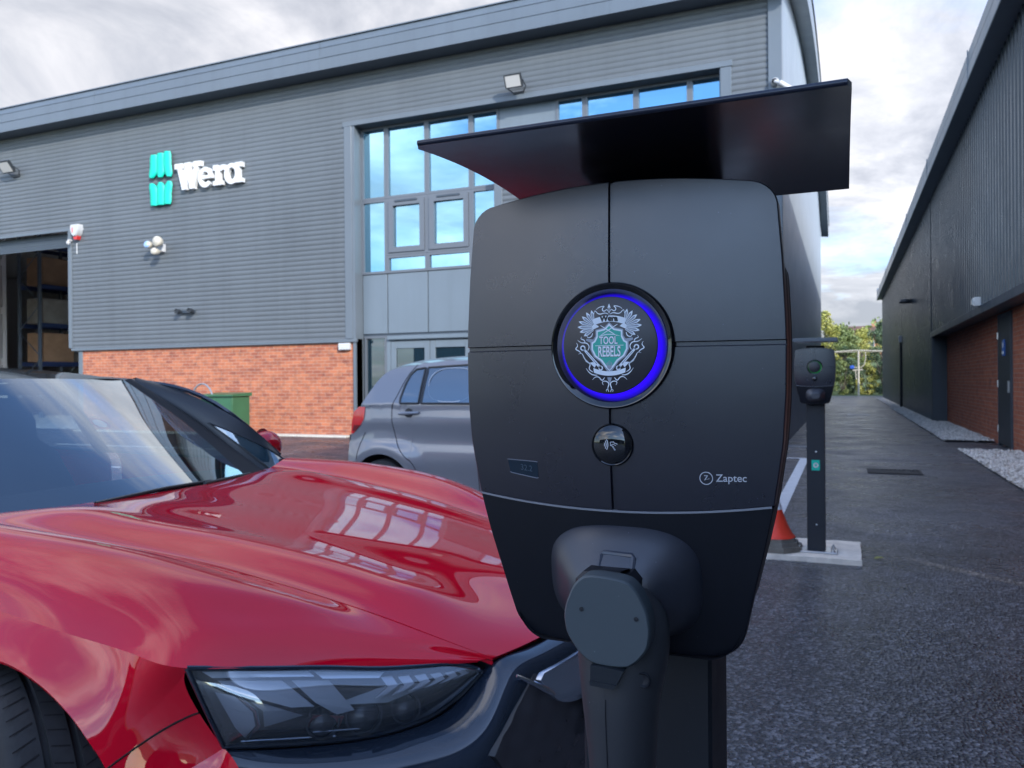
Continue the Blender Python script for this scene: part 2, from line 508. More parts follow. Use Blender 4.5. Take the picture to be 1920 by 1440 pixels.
M_RFASC = clad_mat('pale fascia', (0.24, 0.28, 0.32), 0.38)
M_SPAN = clad_mat('grey panel', (0.140, 0.175, 0.205), 0.35)
M_FRAME = pbr('window frame', (0.115, 0.13, 0.15), 0.4)
M_INT = pbr('interior wall', (0.62, 0.62, 0.63), 0.7)
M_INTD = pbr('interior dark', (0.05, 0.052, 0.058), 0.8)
M_WGLASS = glass_mat('facade glass', (0.30, 0.50, 0.52), 1.9, 0.62, (0.015, 0.05, 0.10), 0.0, 3.2, 0.16, (0.44, 0.78, 0.94))
M_DGLASS = glass_mat('door glass', (0.25, 0.35, 0.36), 1.6, 0.75, (0.012, 0.03, 0.045), 0.0, 1.6, 0.02)
def brick_mat(name, plane, c1, c2, mortar, k=1.0):
    m, nt, b = new_mat(name)
    t = nt.nodes.new('ShaderNodeTexCoord'); sp = nt.nodes.new('ShaderNodeSeparateXYZ'); cb = nt.nodes.new('ShaderNodeCombineXYZ')
    nt.links.new(t.outputs['Object'], sp.inputs[0])
    nt.links.new(sp.outputs[0 if plane == 'x' else 1], cb.inputs[0]); nt.links.new(sp.outputs[2], cb.inputs[1])
    br = nt.nodes.new('ShaderNodeTexBrick')
    br.inputs['Scale'].default_value = 1.0
    br.inputs['Brick Width'].default_value = 0.225*k; br.inputs['Row Height'].default_value = 0.075*k
    br.inputs['Mortar Size'].default_value = 0.0055; br.inputs['Mortar Smooth'].default_value = 0.3
    br.inputs['Bias'].default_value = -0.15
    br.inputs['Color1'].default_value = (*c1, 1); br.inputs['Color2'].default_value = (*c2, 1); br.inputs['Mortar'].default_value = (*mortar, 1)
    nt.links.new(cb.outputs[0], br.inputs['Vector'])
    mx = nt.nodes.new('ShaderNodeMix'); mx.data_type = 'RGBA'; mx.blend_type = 'MULTIPLY'; mx.inputs[0].default_value = 1
    # kiln marks: blotches about half a brick long
    nz = ramp(nt, noise(nt, cb.outputs[0], 5.0, 5, 0.7), [(0.32, (0.62, 0.62, 0.70)), (0.5, (0.95, 0.93, 0.92)), (0.72, (1.12, 1.05, 1.0))])
    nt.links.new(br.outputs['Color'], mx.inputs[6]); nt.links.new(nz, mx.inputs[7])
    nt.links.new(mx.outputs[2], b.inputs['Base Color'])
    b.inputs['Roughness'].default_value = 0.85
    n1 = bump(nt, b, br.outputs['Fac'], 0.5, -0.008)
    bump(nt, b, noise(nt, cb.outputs[0], 60, 4, 0.6), 0.3, 0.004, n1)
    return m
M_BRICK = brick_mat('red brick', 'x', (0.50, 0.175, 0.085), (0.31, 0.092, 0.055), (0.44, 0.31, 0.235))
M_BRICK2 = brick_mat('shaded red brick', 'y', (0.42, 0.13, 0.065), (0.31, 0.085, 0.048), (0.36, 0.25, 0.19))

PITCH_C = 0.1115
def corr_profile(z0, z1, amp=0.015, per=12):
    n = max(2, int(round((z1-z0)/PITCH_C*per)))
    zs = np.linspace(z0, z1, n+1)
    ph = (zs/PITCH_C) % 1.0
    # rounded ribs with a narrower valley
    d = amp*(np.abs(np.sin(np.pi*ph))**0.75)
    return zs, d
def corr_sheet(mb, x0, x1, z0, z1, y):
    zs, d = corr_profile(z0, z1)
    mb.grid([[(x, y-dd, z) for z, dd in zip(zs, d)] for x in (x0, x1)], flip=False)
FY = 14.85      # front plane of the left-hand unit
GY = 15.15      # glazing plane

LU = thing('industrial_unit', 'grey corrugated industrial unit with red brick plinth and tall blue windows', 'building', (-20, 28, 0))
# --- cladding sheets
g = MB()
for x0, x1, z0, z1 in ((-42, -19.02, 5.37, 8.1), (-42, -25.0, 2.17, 5.37), (-19.02, -10.27, 2.19, 8.1), (-10.27, -1.88, 7.03, 8.1), (-1.88, -1.22, 2.19, 8.1), (-6.45, -1.88, 2.19, 5.62)):
    corr_sheet(g, x0, x1, z0, z1, FY)
for xj in (-10.63, -17.55, -6.03, -24.5):   # sheet overlaps
    z0 = 7.05 if xj == -6.03 else (5.4 if xj == -24.5 else 2.2)
    zs, d = corr_profile(z0, 8.1)
    g.grid([[(x, FY-dd-0.003, z) for z, dd in zip(zs, d)] for x in (xj-0.012, xj+0.012)])
g.box(-42, -25.02, FY+0.02, FY+0.2, 2.2, 8.0); g.box(-25.02, -19.04, FY+0.02, FY+0.2, 5.40, 8.0)
g.box(-19.0, -10.26, FY+0.02, FY+0.2, 2.22, 8.0); g.box(-10.26, -1.9, FY+0.02, FY+0.2, 7.06, 8.0); g.box(-1.9, -1.02, FY+0.02, FY+0.2, 2.22, 8.0)
g.box(-6.47, -1.9, FY+0.02, FY+0.2, 2.22, 5.60)
build('cladding', g, M_CLAD, LU)
# --- brick plinth below the cladding
g = MB(); g.box(-18.66, -10.03, FY+0.02, FY+0.24, -0.1, 2.19)
build('brick_plinth', g, M_BRICK, LU)
for x0, x1 in ((-42, -25.0), (-6.5, -1.02)):
    g = MB(); g.box(x0, x1, FY+0.02, FY+0.24, -0.1, 2.19); build('brick_plinth', g, M_BRICK, LU)
# --- trims
g = MB(); g.cbox(-19.02, -10.0, FY-0.05, FY+0.02, 2.115, 2.185, 0.006)
build('flashing', g, M_TRIM, LU)
g = MB(); g.cbox(-42, -25.0, FY-0.05, FY+0.02, 2.115, 2.185, 0.006)
build('flashing', g, M_TRIM, LU)
g = MB(); g.cbox(-6.5, -1.0, FY-0.05, FY+0.02, 2.115, 2.185, 0.006)
build('flashing', g, M_TRIM, LU)
g = MB(); g.cbox(-25.2, -19.0, FY-0.03, FY+0.02, 5.33, 5.40, 0.006)
build('flashing', g, M_TRIM, LU)
g = MB(); g.cbox(-19.13, -19.0, FY-0.035, FY+0.30, 2.19, 5.33, 0.006)
build('flashing', g, M_TRIM, LU)
g = MB(); g.cbox(-18.80, -18.66, FY+0.0, FY+0.30, 0, 2.11, 0.006)
build('flashing', g, M_TRIM, LU)
g = MB(); g.cbox(-25.2, -25.05, FY-0.035, FY+0.30, 0, 5.33, 0.006)
build('flashing', g, M_TRIM, LU)
g = MB(); g.cbox(-10.30, -10.10, FY-0.035, FY+0.02, 2.19, 7.0, 0.006)
build('flashing', g, M_TRIM, LU)
g = MB(); g.box(-10.10, -10.03, FY-0.02, GY+0.1, -0.05, 6.93)
build('flashing', g, M_TRIM, LU)
g = MB(); g.cbox(-10.33, -1.84, FY-0.04, FY+0.02, 6.935, 7.045, 0.006)
build('flashing', g, M_TRIM, LU)
g = MB(); g.box(-10.05, -2.02, FY+0.02, GY+0.1, 6.93, 6.98)
build('flashing', g, M_TRIM, LU)
g = MB(); g.cbox(-2.06, -1.86, FY-0.035, FY+0.02, 5.6, 6.93, 0.006)
build('flashing', g, M_TRIM, LU)
g = MB(); g.box(-2.08, -2.04, FY+0.02, GY+0.1, 5.6, 6.93)
build('flashing', g, M_TRIM, LU)
g = MB(); g.cbox(-6.62, -6.44, FY-0.035, GY+0.1, 0, 5.62, 0.006)
build('flashing', g, M_TRIM, LU)
g = MB(); g.cbox(-6.44, -1.88, FY-0.03, GY+0.1, 5.60, 5.66, 0.006)
build('flashing', g, M_TRIM, LU)
g = MB(); g.cbox(-1.22, -0.985, FY-0.05, FY+0.2, 0, 8.1, 0.008)
build('flashing', g, M_TRIM, LU)
# --- roof, arched from front to back, with a deep stepped fascia
def arch(y):
    return 10.45-2.2*((y-28.0)/13.6)**2
ry = np.linspace(14.37, 41.7, 40)
g = MB(); g.grid([[(x, y, arch(y)+0.5 if y > 14.4 else arch(y)+0.5) for y in ry] for x in np.linspace(-44, -0.62, 12)], flip=True)
build('roof', g, M_FASC, LU)
g = MB()
fx0, fx1 = -44, -0.62
prof = [(14.85, 8.10), (14.372, 8.10), (14.37, 8.34), (14.385, 8.345), (14.385, 8.355), (14.372, 8.36), (14.376, 8.565), (14.392, 8.57), (14.392, 8.582), (14.38, 8.587), (14.40, 8.72), (14.44, 8.80), (14.55, 8.85), (14.75, 8.90)]
g.grid([[(x, y, z) for y, z in prof] for x in np.linspace(fx0, fx1, 8)], smooth=False)
for sx in (-38, -31, -24, -17.55, -10.6, -4):
    g.box(sx-0.004, sx+0.004, 14.366, 14.374, 8.12, 8.7)
build('fascia', g, M_FASC, LU)
g = MB()     # verge along the gable on the lane side
P = []
for y in ry:
    a = arch(y); P.append([(-0.99, y, a+0.02), (-0.66, y, a-0.02), (-0.64, y, a+0.30), (-0.66, y, a+0.52), (-1.05, y, a+0.53)])
g.grid(P, smooth=False)
build('verge', g, M_SPAN, LU)
g = MB()     # gable wall towards the lane, flat panels with fine upright ribs
yy = []
y = FY+0.2
while y < 41.2:
    yy += [(y, 0.0), (y+0.46, 0.0), (y+0.475, -0.012), (y+0.49, -0.012)]; y += 0.5
yy = [(a, b) for a, b in yy if a < 41.3]
g.grid([[(-1.0+d, y, z) for z in (0.0, arch(y)+0.06)] for y, d in yy], smooth=False, flip=True)
g.box(-42, -1.03, 41.0, 41.2, 0, 8.2); g.box(-42, -41.8, 15.1, 41.0, 0, 8.1)
build('gable_wall', g, M_SIDE, LU)
# --- inside of the bay behind the roller door
g = MB()
g.box(-41.5, -41.4, 15.1, 30, 0, 7); g.box(-41.5, -12.6, 30, 30.1, 0, 7); g.box(-12.7, -12.6, 15.1, 30, 0, 7)
g.box(-41.4, -12.7, 15.1, 29.9, 7.0, 7.1)
for z in (1.95, 3.75, 5.5):
    g.box(-41.4, -12.7, 29.9, 29.97, z, z+0.25)
build('interior_wall', g, M_INT, LU)
g = MB(); g.box(-41.4, -12.7, 15.3, 29.9, -0.02, 0.006); build('interior_floor', g, M_INT, LU)
g = MB(); g.box(-36, -29.0, 19.75, 19.9, 0, 6.9)
for z in (2.0, 3.9, 5.7): g.box(-36, -29.01, 19.69, 19.76, z, z+0.24)
build('partition', g, M_INT, LU)
g = MB()
for k in range(6): g.box(-25.05, -19.14, FY+0.20, FY+0.24, 4.95+k*0.065, 4.95+k*0.065+0.06)
build('roller_shutter', g, M_DTRIM, LU)
# --- glazing
def window(x0, x1, z0, z1, fw=0.055, sash=0.0, vent=False, glass=None, y=GY):
    f = MB()
    def ring(a0, a1, b0, b1, w, y0, y1):
        f.box(a0, a0+w, y0, y1, b0, b1); f.box(a1-w, a1, y0, y1, b0, b1)
        f.box(a0+w, a1-w, y0, y1, b0, b0+w); f.box(a0+w, a1-w, y0, y1, b1-w, b1)
    ring(x0, x1, z0, z1, fw, y-0.05, y+0.06)
    q = fw
    if sash:
        ring(x0+fw+0.004, x1-fw-0.004, z0+fw+0.004, z1-fw-0.004, sash, y-0.075, y+0.03); q = fw+sash
    o = build('window', f, M_FRAME, LU)
    p = MB(); p.box(x0+q-0.01, x1-q+0.01, y-0.004, y+0.004, z0+q-0.01, z1-q+0.01)
    ta, tb = random.uniform(-.006, .006), random.uniform(-.005, .005)   # panes never sit quite parallel
    p.v = [(a, b+(a-(x0+x1)/2)*ta+(c-(z0+z1)/2)*tb, c) for a, b, c in p.v]
    build('pane', p, glass or M_WGLASS, o)
    if vent:
        v = MB(); c = (x0+x1)/2; v.cbox(c-0.28, c+0.28, y-0.09, y-0.05, z1-0.10, z1-0.055, 0.005); build('trickle_vent', v, M_DTRIM, o)
    return o
XS = [-10.03, -9.375, -8.35, -7.28, -6.62]
for i in range(4):
    window(XS[i]+0.001, XS[i+1]-0.001, 5.302, 6.93)
    if i in (1, 2):
        window(XS[i]+0.001, XS[i+1]-0.001, 4.032, 5.298, sash=0.115, vent=True)
        window(XS[i]+0.001, XS[i+1]-0.001, 3.64, 4.028)
    else:
        window(XS[i]+0.001, XS[i+1]-0.001, 3.64, 5.298)
XR = [-5.36, -4.745, -3.705, -2.665, -2.05]
for i in range(4):
    window(XR[i]+0.001, XR[i+1]-0.001, 5.67, 6.93)
g = MB(); g.box(-6.62, -5.36, GY-0.03, GY+0.06, 5.66, 6.93); build('spandrel_panel', g, M_SPAN, LU)
for i in range(4):
    g = MB(); g.cbox(XS[i]+0.012, XS[i+1]-0.012, GY-0.03, GY+0.06, 2.30, 3.63, 0.006); build('spandrel_panel', g, M_SPAN, LU)
g = MB(); g.box(XS[0], XS[4], GY-0.005, GY+0.07, 2.22, 3.64); build('backing_panel', g, M_DTRIM, LU)
window(-9.98, -9.40, 0.05, 2.25, 0.05, glass=M_DGLASS)
d0 = -9.33
g = MB(); g.cbox(-9.40, -6.62, GY-0.04, GY+0.06, 2.13, 2.25, 0.006); g.box(-9.40, -9.30, GY-0.04, GY+0.06, 0, 2.13)
g.cbox(-9.34, -7.0, GY-0.10, GY-0.04, 2.155, 2.20, 0.006)
build('door_frame', g, M_SPAN, LU)
for x0, x1 in ((-9.295, -8.32), (-8.31, -7.33)):
    f = MB()
    f.cbox(x0, x0+0.13, GY-0.035, GY+0.03, 0.02, 2.12, 0.006); f.cbox(x1-0.13, x1, GY-0.035, GY+0.03, 0.02, 2.12, 0.006)
    f.cbox(x0+0.13, x1-0.13, GY-0.035, GY+0.03, 1.96, 2.12, 0.006); f.cbox(x0+0.13, x1-0.13, GY-0.035, GY+0.03, 0.02, 0.3, 0.006)
    o = build('door', f, M_SPAN, LU)
    p = MB(); p.box(x0+0.12, x1-0.12, GY-0.006, GY+0.004, 0.29, 1.97); build('pane', p, M_DGLASS, o)
window(-7.32, -6.63, 0.05, 2.125, 0.05, glass=M_DGLASS)
# dim office behind the glazing
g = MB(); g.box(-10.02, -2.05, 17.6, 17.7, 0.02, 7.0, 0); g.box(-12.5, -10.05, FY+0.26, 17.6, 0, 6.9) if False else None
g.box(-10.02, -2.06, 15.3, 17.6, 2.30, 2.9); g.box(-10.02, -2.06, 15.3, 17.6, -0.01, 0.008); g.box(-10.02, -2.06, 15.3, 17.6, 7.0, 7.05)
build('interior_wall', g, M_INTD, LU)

# ---- racking inside the bay
M_RACKB = pbr('rack beam blue', (0.022, 0.042, 0.12), 0.45)
M_RACKU = pbr('rack upright', (0.10, 0.13, 0.17), 0.5)
M_CARD = pbr('cardboard', (0.36, 0.22, 0.13), 0.85, vary=(3, 0.15))
M_WRAP = pbr('wrapped pallet', (0.26, 0.25, 0.23), 0.5, vary=(3, 0.2))
RK = thing('pallet_rack', 'tall blue pallet racking standing inside the open roller doorway', 'racking', (-28.2, 24, 0))
g = MB(); levels = (2.1, 3.55, 5.0, 6.5)
RYS = (20.2, 21.9, 24.4, 26.9, 29.3)
for y in RYS:
    for x in (-28.7, -27.6):
        u = MB(); u.cbox(x-0.05, x+0.05, y-0.05, y+0.05, 0, 6.9, 0.006); build('upright', u, M_RACKU, RK)
    for k in range(6):
        b = MB(); z0 = 0.3+k; b.tube([(-28.7, y, z0), (-27.6, y, z0+0.9)] if k % 2 else [(-27.6, y, z0), (-28.7, y, z0+0.9)], 0.018, 6)
        build('brace', b, M_RACKU, RK)
for y0, y1 in zip(RYS, RYS[1:]):
    for z in levels:
        for x in (-28.7, -27.6):
            u = MB(); u.cbox(x-0.03, x+0.03, y0+0.05, y1-0.05, z-0.16, z, 0.006); build('beam', u, M_RACKB, RK)
lvl = {2.1: 'lowest', 3.55: 'second', 5.0: 'third'}
n_ = 0
for z in levels[:3]:
    for y0, y1, side in ((20.35, 21.75, 'nearest the doorway'), (22.1, 23.1, 'in its middle'), (23.2, 24.2, 'at its far end')):
        k = n_ % 2; n_ += 1
        h = (0.95, 1.1, 0.8, 1.05)[n_ % 4]
        b = MB(); b.cbox(-28.6, -27.7, y0+0.06, y1-0.06, z+0.004, z+h, 0.02)
        o = build('carton' if k == 0 else 'wrapped_load', b, M_CARD if k == 0 else M_WRAP)
        tag(o, ('brown carton on the %s rack level, %s' if k == 0 else 'pale wrapped load on the %s rack level, %s') % (lvl[z], side), 'box', 'loads stored on the racking')

# ================================================================ right-hand unit
RX = 2.25; BX = 2.58
RU = thing('industrial_unit', 'dark grey ribbed industrial unit with recessed brick bay along the lane', 'building', (12, 24, 0))
def rib_sheet(mb, y0, y1, z0, z1, x):
    n0, n1 = int(math.ceil(y0/0.25)), int(math.floor(y1/0.25))
    yy = [(y0, 0.0)]
    for k in range(n0, n1):
        b = k*0.25
        for a, d in ((0.0, 0), (0.055, 0), (0.075, -0.034), (0.165, -0.034), (0.185, 0)):
            if y0 < b+a < y1: yy.append((b+a, d))
    yy.append((y1, 0.0))
    mb.grid([[(x+d, y, z) for z in (z0, z1)] for y, d in yy], smooth=False)
g = MB()
rib_sheet(g, 24.35, 54.3, 0.06, 6.3, RX); rib_sheet(g, -6, 24.35, 2.42, 6.3, RX)
rib_sheet(g, -6, 4.0, 0.06, 2.42, RX)
g.box(RX+0.03, RX+0.2, 24.36, 54.25, 0, 6.25); g.box(RX+0.03, RX+0.2, -6, 24.36, 2.45, 6.25); g.box(RX+0.03, RX+0.2, -6, 3.98, 0, 2.45)
g.box(RX+0.2, 24, 54.0, 54.25, 0, 6.3); g.box(23.8, 24, -6, 54.0, 0, 6.3); g.box(RX+0.2, 23.8, -6, -5.8, 0, 6.3)
build('cladding', g, M_DARK, RU)
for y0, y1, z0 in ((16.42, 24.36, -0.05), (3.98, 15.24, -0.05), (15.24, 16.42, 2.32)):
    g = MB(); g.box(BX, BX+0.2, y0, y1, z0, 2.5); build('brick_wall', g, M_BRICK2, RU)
g = MB(); g.box(RX-0.03, BX+0.02, 3.9, 24.38, 2.36, 2.43)
build('flashing', g, M_DTRIM, RU)
g = MB(); g.cbox(RX-0.05, RX+0.02, 3.9, 24.42, 2.33, 2.47, 0.006)
build('flashing', g, M_DTRIM, RU)
g = MB(); g.box(RX-0.012, BX+0.01, 24.28, 24.355, 0, 2.36)
build('flashing', g, M_DTRIM, RU)
g = MB(); g.cbox(RX-0.03, RX+0.04, 24.30, 24.42, 0, 2.33, 0.006)
build('flashing', g, M_DTRIM, RU)
g = MB(); g.cbox(RX-0.03, RX+0.1, 54.2, 54.33, 0, 6.25, 0.006)
build('flashing', g, M_DTRIM, RU)
g = MB(); g.cbox(RX-0.05, RX+0.03, 24.42, 54.2, 0.0, 0.06, 0.006); build('kerb_edge', g, M_CONC, RU)
g = MB()
prof = [(RX+0.1, 6.18), (1.93, 6.14), (1.918, 6.15), (1.925, 6.38), (1.945, 6.385), (1.945, 6.40), (1.93, 6.405), (1.94, 6.62), (1.96, 6.625), (1.96, 6.64), (1.95, 6.645), (2.0, 6.80), (2.2, 6.92), (2.6, 7.0)]
g.grid([[(x, y, z) for x, z in prof] for y in np.linspace(-6.2, 54.5, 6)], smooth=False, flip=True)
g.box(1.93, 2.6, 54.4, 54.5, 6.16, 6.9)
for sy in (8, 15, 22, 29, 36, 43, 50): g.box(1.912, 1.93, sy-0.006, sy+0.006, 6.16, 6.64)
build('fascia', g, M_RFASC, RU)
g = MB(); g.box(1.95, RX+0.1, -6.1, 54.4, 6.185, 6.2); build('soffit', g, M_DTRIM, RU)
g = MB(); g.grid([[(x, y, 7.0+1.6*math.sin(math.pi*(x-2.4)/22)) for y in (-6.1, 54.5)] for x in np.linspace(2.4, 24.4, 12)], flip=True)
build('roof', g, M_DARK, RU)
M_BLACK = pbr('black paint', (0.025, 0.03, 0.036), 0.45)
M_STEEL = pbr('steel', (0.55, 0.56, 0.57), 0.35, 0.9)
d = MB(); d.cbox(BX-0.03, BX+0.04, 15.29, 16.37, 0.03, 2.28, 0.005)
dr = build('door', d, M_BLACK, RU)
d = MB()
d.box(BX-0.035, BX+0.1, 15.235, 15.29, 0.0, 2.32); d.box(BX-0.035, BX+0.1, 16.37, 16.425, 0, 2.32); d.box(BX-0.035, BX+0.1, 15.29, 16.37, 2.28, 2.32)
build('frame', d, M_DTRIM, dr)
d = MB()
for z in (0.3, 1.1, 1.95): d.tube([(BX-0.045, 16.35, z-0.06), (BX-0.045, 16.35, z+0.06)], 0.014, 8)
build('hinge', d, M_STEEL, dr)
d = MB(); d.cbox(BX-0.05, BX-0.03, 15.72, 15.92, 1.58, 1.86, 0.003, 0)
build('door_sign', d, pbr('sign blue', (0.03, 0.12, 0.42), 0.4), dr)
d = MB(); d.lathe([(0.0, 0), (0.05, 0), (0.05, 0.002)], (BX-0.053, 15.82, 1.77), 'x', 16); d.box(BX-0.0525, BX-0.0505, 15.74, 15.90, 1.61, 1.66)
build('pictogram', d, pbr('sign white', (0.75, 0.76, 0.78), 0.5), dr)
d = MB(); d.cbox(BX-0.06, BX-0.03, 15.34, 15.40, 0.95, 1.15, 0.004); build('handle', d, M_STEEL, dr)
# threshold path across the gravel is tarmac: nothing to lay

# down pipe on the dark wall
dp = thing('rainwater_pipe', 'black rainwater pipe with pale hopper on the dark wall', 'drainpipe', (2.17, 36.3, 0))
d = MB(); d.tube([(2.17, 36.3, 0.0), (2.17, 36.3, 2.75)], 0.045, 10); build('pipe', d, M_BLACK, dp)
d = MB(); d.cbox(2.09, 2.225, 36.2, 36.4, 2.70, 2.98, 0.01); build('hopper', d, pbr('grey plastic', (0.42, 0.42, 0.42), 0.5), dp)
d = MB()
for z in (0.6, 1.6, 2.4): d.box(2.11, 2.25, 36.24, 36.36, z, z+0.05)
build('bracket', d, M_BLACK, dp)
# lamps on the dark wall
lp = thing('bulkhead_light', 'white bulkhead light on the dark wall above the brick recess', 'wall light', (2.2, 15.95, 2.55))
d = MB(); d.cbox(2.10, 2.225, 15.86, 16.10, 2.46, 2.62, 0.015); build('body', d, pbr('white plastic', (0.75, 0.76, 0.75), 0.45), lp)
d = MB(); d.cbox(2.085, 2.102, 15.90, 16.06, 2.49, 2.59, 0.006); build('lens', d, pbr('clear lens', (0.6, 0.66, 0.68), 0.15), lp)
lp = thing('wall_downlight', 'dark round downlight on the far dark cladding under the eaves', 'wall light', (2.15, 31.0, 3.9))
d = MB(); d.lathe([(0.02, 0.0), (0.20, 0.01), (0.22, 0.05), (0.17, 0.13), (0.05, 0.16), (0.0, 0.165)], (2.02, 31.0, 3.86), 'z', 20); build('shade', d, M_BLACK, lp)
d = MB(); d.tube([(2.02, 31, 3.98), (2.24, 31, 3.98)], 0.03, 8); build('bracket', d, M_BLACK, lp)

# drain grates in the lane
def grate(x0, x1, y0, y1, name, label, cat, dark):
    t = thing(name, label, cat, ((x0+x1)/2, (y0+y1)/2, 0))
    d = MB(); d.box(x0, x0+0.03, y0, y1, 0.004, 0.014); d.box(x1-0.03, x1, y0, y1, 0.004, 0.014)
    d.box(x0+0.03, x1-0.03, y0, y0+0.03, 0.004, 0.014); d.box(x0+0.03, x1-0.03, y1-0.03, y1, 0.004, 0.014)
    build('frame', d, dark, t)
    d = MB(); n = int((x1-x0-0.06)/0.05)
    for i in range(n):
        x = x0+0.03+(x1-x0-0.06)*(i+0.2)/n; d.box(x, x+0.022, y0+0.03, y1-0.03, 0.003, 0.012)
    d.box(x0+0.03, x1-0.03, y0+0.03, y1-0.03, 0.0025, 0.0035)
    build('bars', d, dark, t)
M_IRON = pbr('cast iron', (0.035, 0.034, 0.033), 0.7, 0.0, vary=(30, 0.3))
grate(0.27, 0.90, 10.95, 11.45, 'drain_grate', 'dark rectangular drain grate in the wet tarmac lane', 'drain', M_IRON)
grate(0.10, 0.78, 28.2, 29.3, 'manhole_cover', 'pale manhole cover far down the tarmac lane', 'manhole', pbr('galvanised', (0.42, 0.42, 0.43), 0.45, 0.4))

# ================================================================ unit across the yard (mirrored in the glossy faces)
BU = thing('industrial_unit', 'dark industrial unit across the yard, mirrored in the round card reader', 'building', (-14, -52, 0))
g = MB(); rows_ = []
x = -44.0
while x < 16:
    rows_ += [(x, 0), (x+0.2, 0), (x+0.24, 0.05), (x+0.46, 0.05)]; x += 0.5
g.grid([[(x, -46.0+d, z) for z in (0.0, 6.0)] for x, d in rows_], smooth=False, flip=True)
g.box(-44, 16, -60, -46.1, 0, 6.0)
build('cladding', g, M_DARK, BU)
g = MB(); g.cbox(-44.4, 16.4, -60.4, -45.6, 6.0, 6.6, 0.05); build('fascia', g, M_RFASC, BU)
for x0 in (-36, -24, -12, 2):
    g = MB(); g.box(x0, x0+4.5, -45.94, -45.88, 0, 4.4); build('roller_door', g, M_RFASC, BU)
# ================================================================ things on the grey facade
M_WPL = pbr('white plastic fitting', (0.50, 0.50, 0.50), 0.45)
M_ALU = pbr('grey aluminium', (0.30, 0.31, 0.33), 0.4, 0.5)
M_REDP = pbr('red plastic', (0.55, 0.03, 0.03), 0.35)
M_GREENS = pbr('sign green', (0.0, 0.52, 0.37), 0.5)
M_WHITES = pbr('sign white', (0.62, 0.62, 0.61), 0.5)

sg = thing('wall_sign', 'green ribbed emblem and white 3D lettering Wera on the corrugated facade', 'sign', (-14.7, FY-0.05, 5.6))
# emblem: three fluted tubes above, three below, flaring to the waist
def emblem_tube(pts, r):
    m = MB(); m.tube([(x, FY-0.10, z) for x, z in pts], r, 14)
    return m
X0 = -15.73
g = MB()
def flute(px, zs, rr):
    A = [2*math.pi*k/16 for k in range(16)]
    rings = [[(X0+p+r_*math.cos(a), FY-0.085+0.055*math.copysign(abs(math.sin(a))**1.3, math.sin(a)), z) for a in A] for p, z, r_ in zip(px, zs, rr)]
    g.grid(rings, closed_v=True); g.add(rings[0], [list(range(16))], 0, False); g.add(rings[-1], [list(range(16))], 0, False)
for s, x, top, bot in ((-1, -0.225, 7.04, 6.47), (0, 0.0, 7.06, 6.46), (1, 0.225, 7.08, 6.45)):
    zs = np.linspace(top, bot, 9)
    px = [x*(1.0+0.30*(max(0, (0.55-(z-bot)/(top-bot))/0.55))**1.6) for z in zs]
    flute(px, zs, [0.10, 0.126]+[0.130]*5+[0.122, 0.06])
    zs = np.linspace(6.33, 5.77, 9)
    px = [x*(1.0+0.30*(max(0, ((z-5.77)/(0.56)-0.45)/0.55))**1.6) for z in zs]
    flute(px, zs, [0.06, 0.122]+[0.130]*5+[0.126, 0.10])
g.v = [(x, y, z-0.075) for x, y, z in g.v]
build('emblem', g, M_GREENS, sg)
# lettering: heavy slab letters made of bars
g = MB()
LY0, LY1 = FY-0.125, FY-0.03
def bar(x0, z0, x1, z1, w, dd=0.0):
    dx, dz = x1-x0, z1-z0; L = math.hypot(dx, dz); nx, nz = -dz/L*w/2, dx/L*w/2
    g.prism([(x0+nx, z0+nz), (x0-nx, z0-nz), (x1-nx, z1-nz), (x1+nx, z1+nz)], lambda a, b, d: (a, d, b), LY0-dd, LY1)
def slab(x0, x1, z0, z1, dd=0.0):
    g.box(x0, x1, LY0-dd, LY1, z0, z1)
def ringp(cx, cz, ro_x, ro_z, ri_x, ri_z, a0, a1, dd=0.0):
    n = 28; A = np.linspace(a0, a1, n)
    o = [(cx+ro_x*math.cos(a), cz+ro_z*math.sin(a)) for a in A]; i = [(cx+ri_x*math.cos(a), cz+ri_z*math.sin(a)) for a in A]
    for k in range(n-1):
        q = [o[k], o[k+1], i[k+1], i[k]]
        g.add([(x, LY0-dd, z) for x, z in q]+[(x, LY1, z) for x, z in q], [(0, 1, 2, 3), (0, 4, 5, 1), (3, 2, 6, 7)], 0, False)
    for k in (0, n-1):
        a, b = o[k], i[k]; g.add([(a[0], LY0-dd, a[1]), (b[0], LY0-dd, b[1]), (b[0], LY1, b[1]), (a[0], LY1, a[1])], [(0, 1, 2, 3)], 0, False)
bx = -15.27; b0, xh, ch = 6.06, 6.50, 6.67
# W
for dd, (xa, za, xb, zb) in enumerate(((0.11, ch, 0.29, b0), (0.29, b0, 0.42, ch-0.02), (0.42, ch-0.02, 0.56, b0), (0.56, b0, 0.76, ch))):
    bar(bx+xa, za, bx+xb, zb+0.02, 0.150, 0.001*dd)
slab(bx-0.02, bx+0.25, ch-0.10, ch+0.03, 0.006); slab(bx+0.33, bx+0.52, ch-0.09, ch+0.03, 0.007); slab(bx+0.62, bx+0.89, ch-0.10, ch+0.03, 0.008)
slab(bx+0.22, bx+0.38, b0-0.02, b0+0.06, 0.009); slab(bx+0.49, bx+0.65, b0-0.02, b0+0.06, 0.010)
# e
ec = bx+1.02; ez = 6.28
ringp(ec, ez, 0.240, 0.250, 0.115, 0.135, R(0), R(318)); slab(ec-0.2, ec+0.245, ez-0.035, ez+0.045, 0.004)
